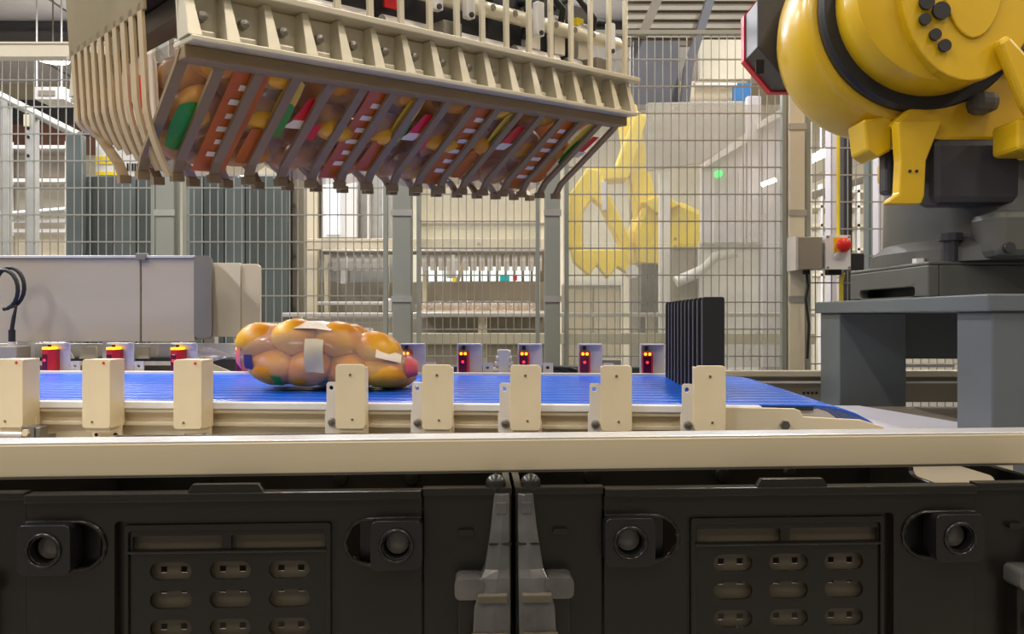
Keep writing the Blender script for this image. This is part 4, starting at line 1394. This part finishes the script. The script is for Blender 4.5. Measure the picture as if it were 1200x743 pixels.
# cream crash beam low behind the fence
cbm = thing('crash_beam', 'cream horizontal beam low behind the mesh fence', 'beam', (px(700, 3.25), 3.25, 0))
ho = cbm.location.copy()
MB().box(px(330, 3.25), px(955, 3.25), 3.25, 3.30, pz(403, 3.25), pz(390, 3.25)).build('beam', 'panel_cream', cbm, off=ho, bevel=0.003)
MB().box(px(330, 3.25), px(955, 3.25), 3.25, 3.30, pz(371, 3.25), pz(366, 3.25)).build('upper_rail', 'steel', cbm, off=ho, bevel=0.003)
for uu in (340, 560, 760, 940):
    MB().box(px(uu, 3.27), px(uu + 10, 3.27), 3.30, 3.34, 0, pz(366, 3.25)).build('post', 'panel_cream', cbm, off=ho)

# ------------------------------------------------------------------ behind the fence, left
def board_wall(u0, u1, v0, y, n, label):
    x0, x1, z1 = px(u0, y), px(u1, y), pz(v0, y)
    t = thing('slate_partition', label, 'partition', ((x0 + x1) / 2, y, 0), group='slate grey partitions')
    ho = t.location.copy()
    for k in range(n):
        a = x0 + (x1 - x0) * k / n
        b = x0 + (x1 - x0) * (k + 1) / n
        MB().box(a + 0.002, b - 0.002, y, y + 0.02, 0.02, z1).build('panel', 'slate' if k % 2 == 0 else 'slate_dark', t, off=ho, bevel=0.002)
    MB().box(x0, x1, y + 0.02, y + 0.05, 0, z1 - 0.01).build('backing', 'slate_dark', t, off=ho)
    return t


board_wall(80, 186, 206, 3.55, 4, 'slate grey partition left of the first fence post')
board_wall(214, 336, 206, 3.55, 5, 'slate grey partition right of the first fence post')
MBx = MB().box(px(80, 3.5), px(97, 3.5), 3.48, 3.53, 0, pz(158, 3.5))
tag(MBx.build('slate_column', 'slate', bevel=0.003), 'slate grey column at the left edge of the slate partition', 'column')
sg = thing('warning_board', 'white notice board with yellow stripes above the slate partition', 'sign', P(148, 206, 3.56))
ho = sg.location.copy()
MB().box(px(112, 3.56), px(184, 3.56), 3.56, 3.58, pz(206, 3.56), pz(160, 3.56)).build('board', 'white_paint', sg, off=ho)
MB().box(px(113, 3.56), px(134, 3.56), 3.555, 3.56, pz(192, 3.56), pz(183, 3.56)).build('yellow_stripe', 'sign_yellow', sg, off=ho)
MB().box(px(113, 3.56), px(145, 3.56), 3.555, 3.56, pz(205, 3.56), pz(201, 3.56)).build('yellow_stripe', 'sign_yellow', sg, off=ho)
for k in range(6):
    MB().box(px(149 + 3 * k, 3.56), px(150.5 + 3 * k, 3.56), 3.555, 3.56, pz(200, 3.56), pz(191, 3.56)).build('print_bar', 'hole_dark', sg, off=ho)
sg = thing('white_board', 'white board above the second slate partition', 'sign', P(270, 206, 3.56))  # plain cream board
MB().box(px(216, 3.56), px(334, 3.56), 3.56, 3.60, pz(206, 3.56), pz(180, 3.56)).build('board', 'panel_cream', sg, off=sg.location.copy())
MB().box(px(216, 3.56), px(334, 3.56), 3.555, 3.56, pz(206, 3.56), pz(203, 3.56)).build('lower_edge', 'steel', sg, off=sg.location.copy())

# white framed rack with diagonal hand rail at the far left
wr = thing('white_rack', 'white framed rack behind the fence at the far left', 'rack', (px(40, 4.4), 4.4, 0))
ho = wr.location.copy()
Yw = 4.4
for uu in (8, 34, 76):
    MB().box(px(uu, Yw), px(uu + 4, Yw), Yw, Yw + 0.03, 0, pz(165, Yw)).build('upright', 'white_paint', wr, off=ho)
for vv in (170, 209, 256, 268, 330, 400):
    MB().box(px(8, Yw), px(80, Yw), Yw - 0.01, Yw + 0.02, pz(vv + 4, Yw), pz(vv, Yw)).build('cross_rail', 'white_paint', wr, off=ho)
for (v0, v1, mt) in ((172, 206, 'brown_grey'), (214, 252, 'warm_grey'), (274, 330, 'beige_panel')):
    MB().box(px(9, Yw), px(79, Yw), Yw + 0.035, Yw + 0.045, pz(v1, Yw), pz(v0, Yw)).build('back_panel', mt, wr, off=ho)
MB().tube([P(0, 252, 4.37), P(78, 246, 4.37)], 0.02, 10).build('rail', 'galv', wr, off=ho, smooth=40)
hr = thing('hand_rail', 'galvanised sloping handrail at the far left behind the fence', 'handrail', (px(30, 3.9), 3.9, 0))
ho = hr.location.copy()
MB().tube([P(-60, 80, 3.9), P(0, 112, 3.9), P(92, 158, 3.9)], 0.022, 12).build('rail', 'galv', hr, off=ho, smooth=40)
MB().box(px(29, 3.88), px(41, 3.88), 3.88, 3.92, 0, pz(130, 3.88)).build('post', 'galv', hr, off=ho, bevel=0.003)
MB().box(px(0, 3.88), px(9, 3.88), 3.88, 3.92, 0, pz(116, 3.88)).build('post', 'galv', hr, off=ho, bevel=0.003)
for v in (134, 142, 150, 160, 182):
    MB().cyl((px(33, 3.88), 3.876, pz(v, 3.88)), (px(33, 3.88), 3.88, pz(v, 3.88)), 0.008, 10).build('slot', 'hole_dark', hr, off=ho)
MB().box(px(29, 3.88), px(35, 3.88), 3.87, 3.88, pz(148, 3.88), pz(134, 3.88)).build('tag', 'panel_cream', hr, off=ho)
ex = thing('wall_fan_unit', 'white ventilation unit hanging at the far left above the handrail', 'ventilation unit', P(58, 116, 9.0))
MB().box(px(40, 9), px(75, 9), 9, 9.3, pz(116, 9), pz(101, 9)).build('casing', 'white_paint', ex, off=ex.location.copy(), bevel=0.01)
MB().box(px(46, 9), px(65, 9), 8.98, 9.0, pz(112, 9), pz(106, 9)).build('grille', 'warm_grey', ex, off=ex.location.copy())
for uu in (43, 72):
    MB().cyl(P(uu, 101, 9.1), (px(uu, 9.1), 9.1, HZ), 0.01, 6).build('hanger', 'steel', ex, off=ex.location.copy())
dl = thing('disc_lamp', 'round flat white ceiling lamp at the far left', 'lamp', P(62, 68, 10.0))
MB().lathe([(0.0, -0.03), (0.19, -0.025), (0.2, 0.0), (0.18, 0.05), (0.05, 0.1)], (0, 0, 0), 'z', 24).build('shade', 'tube_glow', dl, smooth=40)
MB().cyl((0, 0, 0.1), (0, 0, HZ - dl.location.z), 0.01, 6).build('hanger', 'steel_dark', dl)

# dark column right of the slate partition
t = thing('machine_column', 'dark narrow machine column right of the slate partition', 'column', (px(342, 3.7), 3.7, 0))
ho = t.location.copy()
MB().box(px(337, 3.7), px(343, 3.7), 3.68, 3.76, 0, pz(60, 3.7)).build('dark_profile', 'motor_black', t, off=ho)
MB().box(px(343, 3.7), px(356, 3.7), 3.70, 3.76, 0, pz(60, 3.7)).build('grey_profile', 'warm_grey', t, off=ho)
for v in (240, 300, 360):
    MB().cyl((px(345, 3.7), 3.69, pz(v, 3.7)), (px(345, 3.7), 3.70, pz(v, 3.7)), 0.008, 8).build('bolt', 'bolt_steel', t, off=ho)

# ------------------------------------------------------------------ packing machine behind the fence, middle
Ym = 4.3
pm = thing('packing_machine', 'beige packing machine with hanging steel fingers behind the middle fence', 'machine', (px(500, Ym), Ym, 0))
ho = pm.location.copy()


def pb(name, m, u0, u1, v0, v1, y0, y1, bevel=0.003):
    return MB().box(px(u0, y0), px(u1, y0), y0, y1, pz(v1, y0), pz(v0, y0)).build(name, m, pm, off=ho, bevel=bevel)


pb('back_panel', 'galv', 356, 462, 80, 330, 4.55, 4.58)
for uu in (362, 404, 430, 448):
    pb('panel_rib', 'white_paint', uu, uu + 4, 80, 290, 4.52, 4.55)
pb('side_panel', 'beige_panel', 356, 372, 80, 380, 4.45, 4.5)
wn = pb('window', 'white_paint', 378, 418, 190, 278, 4.46, 4.50)
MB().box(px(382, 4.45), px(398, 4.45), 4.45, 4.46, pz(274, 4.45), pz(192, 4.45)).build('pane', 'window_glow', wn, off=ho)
pb('cross_beam', 'beige_panel', 350, 640, 279, 292, 4.28, 4.36)
pb('hood_panel', 'beige_panel', 488, 640, 150, 262, 4.40, 4.46)
pb('hood_lower', 'panel_cream', 488, 640, 262, 290, 4.34, 4.40)
pb('hood_seam', 'warm_grey', 488, 640, 260, 263, 4.33, 4.34)
hf = MB().strip([(0, 0, 0), (0, 0, -0.06), (0, 0.02, -0.11)], (1, 0, 0), 0.03, 0.012).mesh('hanging_finger')
for k in range(26):
    uu = 392 + 9.6 * k
    if 452 < uu < 494:
        continue
    link('hanging_finger', hf, 'steel', pm, loc=(px(uu, 4.27) - ho.x, 4.27 - ho.y, pz(293, 4.27)))
bb = MB().cyl((px(380, 4.27), 4.25, pz(295, 4.27)), (px(636, 4.27), 4.25, pz(295, 4.27)), 0.016, 10)
bb.build('finger_shaft', 'steel_dark', pm, off=ho, smooth=40)
pb('dark_recess', 'brown_grey', 490, 640, 291, 330, 4.9, 4.95)
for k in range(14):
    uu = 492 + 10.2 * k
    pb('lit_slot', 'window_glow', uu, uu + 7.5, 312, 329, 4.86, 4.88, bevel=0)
pb('cyan_carton', 'cyan_print', 586, 597, 322, 329, 4.80, 4.84)
pb('red_carton', 'print_red', 601, 606, 322, 328, 4.80, 4.84)
pb('yellow_carton', 'sign_yellow', 530, 535, 324, 330, 4.80, 4.84)
pb('white_post', 'white_paint', 523, 534, 291, 325, 4.6, 4.66)
mbx = MB().strip([P(548, 292, 4.62), P(536, 330, 4.62)], (0, 1, 0), 0.03, 0.02)
mbx.build('brace', 'beige_panel', pm, off=ho)
mbx = MB().strip([P(398, 293, 4.4), P(386, 312, 4.4)], (0, 1, 0), 0.03, 0.02)
mbx.build('brace', 'galv', pm, off=ho)
pb('lower_panel', 'warm_grey', 372, 640, 330, 372, 4.5, 4.54)
pb('grey_door', 'galv', 410, 456, 310, 331, 4.42, 4.45)
pb('white_bracket', 'white_paint', 399, 406, 300, 332, 4.40, 4.44)
pb('shelf', 'beige_panel', 488, 640, 364, 369, 4.1, 4.5)
pb('shelf_rail', 'steel', 372, 458, 353, 357, 4.2, 4.24)
pb('drive_knob', 'steel', 448, 458, 349, 366, 4.16, 4.2, bevel=0.01)
pb('skirt', 'warm_grey', 356, 640, 372, 440, 4.3, 4.36)
pb('skirt_strip', 'panel_cream', 490, 640, 396, 402, 4.26, 4.29)
for uu in (358, 500, 632):
    MB().box(px(uu, Ym), px(uu + 8, Ym), 4.36, 4.42, 0, pz(372, Ym)).build('leg', 'warm_grey', pm, off=ho)
for uu in (380, 450, 495, 628):
    pb('upright', 'beige_panel', uu, uu + 5, 292, 372, 4.42, 4.46)

# shiny packs waiting on the shelf behind the middle fence
rnd = random.Random(5)
pkm = bun_mesh(0.055, 0.045, 0.034, 9.1)
for k in range(12):
    uu = 496 + 11 * k + rnd.uniform(-2, 2)
    yk = 4.22 + rnd.uniform(-0.03, 0.06)
    t = link('wrapped_pack', pkm, 'bag_film_soft', loc=(px(uu, yk), yk, pz(364, 4.1) + 0.024), rot=(0, 0, rnd.uniform(0, 3)))
    tag(t, 'small shiny pack, %s from the left on the shelf behind the fence' % ('first second third fourth fifth sixth seventh eighth ninth tenth eleventh twelfth'.split()[k]), 'pack', 'wrapped packs on the shelf behind the fence')
for k, uu in enumerate((400, 429)):
    t = thing('white_tray', 'small bright tray on the floor frame, %s of two behind the bag' % ('left' if k == 0 else 'right'), 'tray', P(uu, 389, 3.28), group='bright trays')
    MB().plate(rrect(-0.03, 0.03, 0, 0.016, 0.004, 2), -0.03, 0.01, 'y').build('body', 'slide_white', t)
    MB().box(-0.024, 0.024, -0.026, 0.006, 0.016, 0.02).build('rim', 'steel', t)

# ------------------------------------------------------------------ second robot behind the clear sheets
Yr = 4.7
r2 = thing('distant_robot', 'second yellow robot on a grey pedestal behind the clear fence sheets', 'robot', (px(750, Yr), Yr, 0))
ho = r2.location.copy()


def poly2(name, m, pts, y0, y1, bevel=0.01):
    return MB().plate([(px(a, y0), pz(b, y0)) for a, b in pts], y0, y1, 'y').build(name, m, r2, off=ho, bevel=bevel)


poly2('pedestal', 'robot_grey', [(752, 303), (772, 303), (772, 480), (748, 480)], 4.65, 4.95)
MB().box(px(735, 4.6), px(800, 4.6), 4.6, 5.0, 0, pz(470, 4.6)).build('plinth', 'robot_grey', r2, off=ho)
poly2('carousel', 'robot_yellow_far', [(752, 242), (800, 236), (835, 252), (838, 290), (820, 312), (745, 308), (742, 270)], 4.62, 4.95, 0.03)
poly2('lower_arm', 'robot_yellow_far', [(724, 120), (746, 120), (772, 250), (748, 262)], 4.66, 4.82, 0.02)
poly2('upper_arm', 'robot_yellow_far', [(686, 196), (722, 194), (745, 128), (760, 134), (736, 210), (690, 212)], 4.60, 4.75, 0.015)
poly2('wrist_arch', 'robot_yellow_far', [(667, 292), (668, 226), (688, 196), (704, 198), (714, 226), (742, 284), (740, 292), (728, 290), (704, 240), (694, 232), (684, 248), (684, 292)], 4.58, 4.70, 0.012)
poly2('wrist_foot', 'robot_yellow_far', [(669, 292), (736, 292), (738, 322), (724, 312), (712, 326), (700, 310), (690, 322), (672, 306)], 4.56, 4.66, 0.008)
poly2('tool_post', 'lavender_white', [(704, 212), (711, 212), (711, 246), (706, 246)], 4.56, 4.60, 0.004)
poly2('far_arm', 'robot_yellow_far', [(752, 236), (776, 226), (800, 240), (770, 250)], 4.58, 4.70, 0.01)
cy_ = MB().cyl((px(740, 4.6), 4.55, pz(318, 4.6)), (px(740, 4.6), 4.62, pz(318, 4.6)), 0.04, 12)
cy_.build('joint_cap', 'white_paint', r2, off=ho, smooth=40)
r2.location.z = 0

# machine cabinets behind the right half of the fence
pk = thing('machine_cabinet', 'warm grey machine cabinet low behind the clear sheets', 'cabinet', (px(790, 4.2), 4.2, 0))
ho = pk.location.copy()
MB().box(px(662, 4.2), px(728, 4.2), 4.2, 4.5, 0.02, pz(330, 4.2)).build('body', 'warm_grey', pk, off=ho, bevel=0.01)
MB().box(px(664, 4.2), px(694, 4.2), 4.19, 4.2, 0.1, pz(334, 4.2)).build('door', 'beige_panel', pk, off=ho, bevel=0.003)
MB().box(px(696, 4.2), px(726, 4.2), 4.19, 4.2, 0.1, pz(334, 4.2)).build('door', 'beige_panel', pk, off=ho, bevel=0.003)
MB().box(px(662, 4.2), px(730, 4.2), 4.17, 4.2, pz(334, 4.2), pz(329, 4.2)).build('rim', 'white_paint', pk, off=ho)
pk = thing('grey_door_cabinet', 'grey cabinet with white pipework behind the lower clear sheet', 'cabinet', (px(850, 4.1), 4.1, 0))
ho = pk.location.copy()
MB().box(px(786, 4.1), px(912, 4.1), 4.1, 4.4, 0.02, pz(290, 4.1)).build('body', 'warm_grey', pk, off=ho, bevel=0.01)
MB().box(px(840, 4.1), px(905, 4.1), 4.085, 4.1, 0.1, pz(300, 4.1)).build('door', 'galv', pk, off=ho, bevel=0.003)
MB().tube([P(792, 330, 4.06), P(820, 318, 4.06), P(838, 300, 4.06), P(862, 296, 4.06)], 0.03, 12).build('duct', 'white_paint', pk, off=ho, smooth=60)
MB().box(px(786, 4.1), px(830, 4.1), 4.07, 4.1, pz(289, 4.1), pz(285, 4.1)).build('yellow_edge', 'sign_yellow', pk, off=ho)
MB().box(px(774, 4.1), px(786, 4.1), 4.12, 4.16, 0, pz(200, 4.1)).build('white_upright', 'white_paint', pk, off=ho)

# white enclosure with slanted gable
we = thing('white_enclosure', 'pale white enclosure with slanted gable behind the upper clear sheet', 'enclosure', (px(865, 4.0), 4.0, 0))
ho = we.location.copy()
Yg = 4.0


def wp2(name, m, pts, y0, y1, bevel=0.003):
    return MB().plate([(px(a, y0), pz(b, y0)) for a, b in pts], y0, y1, 'y').build(name, m, we, off=ho, bevel=bevel)


wp2('left_panel', 'lavender_white', [(822, 192), (874, 160), (874, 284), (822, 284)], Yg, Yg + 0.04)
wp2('slant_rail', 'white_paint', [(826, 196), (826, 190), (876, 154), (876, 166)], Yg - 0.04, Yg)
wp2('middle_panel', 'lavender_white', [(876, 112), (892, 112), (892, 284), (876, 284)], Yg, Yg + 0.04)
wp2('right_panel', 'lavender_white', [(894, 140), (944, 112), (944, 430), (894, 430)], Yg, Yg + 0.04)
wp2('slant_rail', 'white_paint', [(890, 150), (890, 144), (922, 122), (922, 132)], Yg - 0.04, Yg)
wp2('upper_panel', 'galv', [(758, 120), (874, 118), (874, 158), (822, 190), (758, 200)], Yg + 0.1, Yg + 0.13)
for uu in (836, 852, 866):
    wp2('panel_seam', 'white_paint', [(uu, 200), (uu + 1.6, 200), (uu + 1.6, 284), (uu, 284)], Yg - 0.008, Yg, 0)
MB().cyl((px(841, Yg), Yg - 0.03, pz(204, Yg)), (px(841, Yg), Yg, pz(204, Yg)), 0.018, 14).build('status_light', 'led_green', we, off=ho)
MB().box(px(822, Yg), px(944, Yg), Yg + 0.045, Yg + 0.08, 0, pz(284, Yg)).build('lower_wall', 'white_paint', we, off=ho)
la = thing('slanted_tube_lamp', 'small slanted tube lamp shining behind the upper clear sheet', 'lamp', P(902, 213, 3.9))
MB().cyl(P(893, 216, 3.9), P(909, 210, 3.9), 0.012, 10).build('tube', 'tube_glow', la, off=la.location.copy(), smooth=40)
MB().cyl(P(901, 213, 3.91), P(901, 213, 4.0), 0.006, 8).build('stem', 'white_paint', la, off=la.location.copy())

# white and dark columns at the right of the fence
for (u0, u1, mt, yy, lb) in ((944, 952, 'white_paint', 3.9, 'white column left of the far tube lamp'), (973, 981, 'lavender_white', 3.5, 'pale column left of the yellow cable'),
                             (989, 999, 'motor_black', 3.7, 'dark column right of the yellow cable'), (1018, 1026, 'slate', 3.8, 'slate grey column between the dark column and the robot'),
                             (1029, 1040, 'lavender_white', 3.4, 'pale column beside the grey robot column')):
    t = thing('hall_column', lb, 'column', (px((u0 + u1) / 2, yy), yy, 0))
    ho = t.location.copy()
    MB().box(px(u0, yy), px(u1, yy), yy, yy + 0.06, 0.01, 3.2).build('profile', mt, t, off=ho, bevel=0.003)
    MB().box(px(u0, yy) - 0.02, px(u1, yy) + 0.02, yy - 0.02, yy + 0.08, 0, 0.01).build('foot', mt, t, off=ho)
fl = thing('far_tube_lamp', 'bright tube lamp seen far off between the columns on the right', 'lamp', P(962, 181, 8.0))
MB().tube([P(951, 186, 8.4), P(974, 175, 7.6)], 0.045, 10).build('tube', 'tube_glow', fl, off=fl.location.copy(), smooth=40)
MB().cyl(P(962, 180, 8.02), (px(962, 8.02), 8.02, HZ), 0.01, 6).build('hanger', 'steel', fl, off=fl.location.copy())
for i, (a, b, c, d) in enumerate(((940, 214, 1060, 168), (940, 232, 1060, 196), (940, 180, 990, 150))):
    t = MB().strip([P(a, b, 9.0 + i * 0.4), P(c, d, 9.0 + i * 0.4)], (0, 1, 0), 0.12, 0.08)
    tag(t.build('roof_truss_bar', 'roof_brown'), 'sloping roof truss bar far behind the emergency stop, %s' % ('lower', 'middle', 'upper')[1 if i == 1 else (0 if i == 0 else 2)], 'truss', 'far roof truss bars')
t = thing('storage_rack', 'far cream storage rack between the columns on the right', 'rack', (px(985, 10.0), 10.0, 0))
ho = t.location.copy()
for uu in (935, 962, 1005, 1032):
    MB().box(px(uu, 10), px(uu + 3, 10), 10, 10.1, 0, pz(215, 10)).build('upright', 'white_paint', t, off=ho)
for vv in (222, 240, 262, 290, 320):
    MB().box(px(935, 10), px(1035, 10), 10, 10.6, pz(vv + 3, 10), pz(vv, 10)).build('shelf', 'panel_cream', t, off=ho)

# roof cladding and gallery seen above the fence on the right
t = thing('roof_gallery', 'brown corrugated roof gallery above the fence on the right', 'gallery', (px(800, 6.0), 6.0, 0))
ho = t.location.copy()
Yq = 6.0
MB().box(px(740, Yq), px(960, Yq), Yq + 0.2, Yq + 0.24, pz(42, Yq), pz(-60, Yq)).build('cladding', 'roof_brown', t, off=ho)
for k in range(9):
    v0 = 34 - 11 * k
    MB().box(px(740, Yq), px(960, Yq), Yq + 0.17, Yq + 0.2, pz(v0, Yq), pz(v0 - 5, Yq)).build('corrugation', 'warm_grey', t, off=ho)
MB().strip([P(770, 0, 5.9), P(752, 42, 5.9)], (0, 1, 0), 0.1, 0.07).build('brace', 'brown_grey', t, off=ho)
MB().strip([P(838, -20, 5.9), P(806, 80, 5.9), P(802, 122, 5.9)], (0, 1, 0), 0.1, 0.06).build('brace', 'beam_dark', t, off=ho)
MB().box(px(820, Yq), px(880, Yq), Yq, Yq + 0.05, pz(92, Yq), pz(46, Yq)).build('cream_board', 'panel_cream', t, off=ho)
MB().box(px(812, Yq), px(862, Yq), Yq - 0.04, Yq, pz(101, Yq), pz(98, Yq)).build('rail', 'white_paint', t, off=ho)
MB().box(px(858, Yq), px(880, Yq), Yq - 0.02, Yq, pz(118, Yq), pz(98, Yq)).build('blue_board', 'blue_sheet', t, off=ho)
MB().box(px(745, Yq), px(800, Yq), Yq + 0.1, Yq + 0.15, pz(122, Yq), pz(42, Yq)).build('dark_board', 'beam_dark', t, off=ho)
MB().box(px(800, Yq), px(880, Yq), Yq + 0.1, Yq + 0.15, pz(125, Yq), pz(90, Yq)).build('light_board', 'beige_panel', t, off=ho)
for uu in (745, 950):
    MB().box(px(uu, Yq), px(uu + 12, Yq), Yq + 0.24, Yq + 0.34, 0, pz(-60, Yq)).build('post', 'roof_brown', t, off=ho)
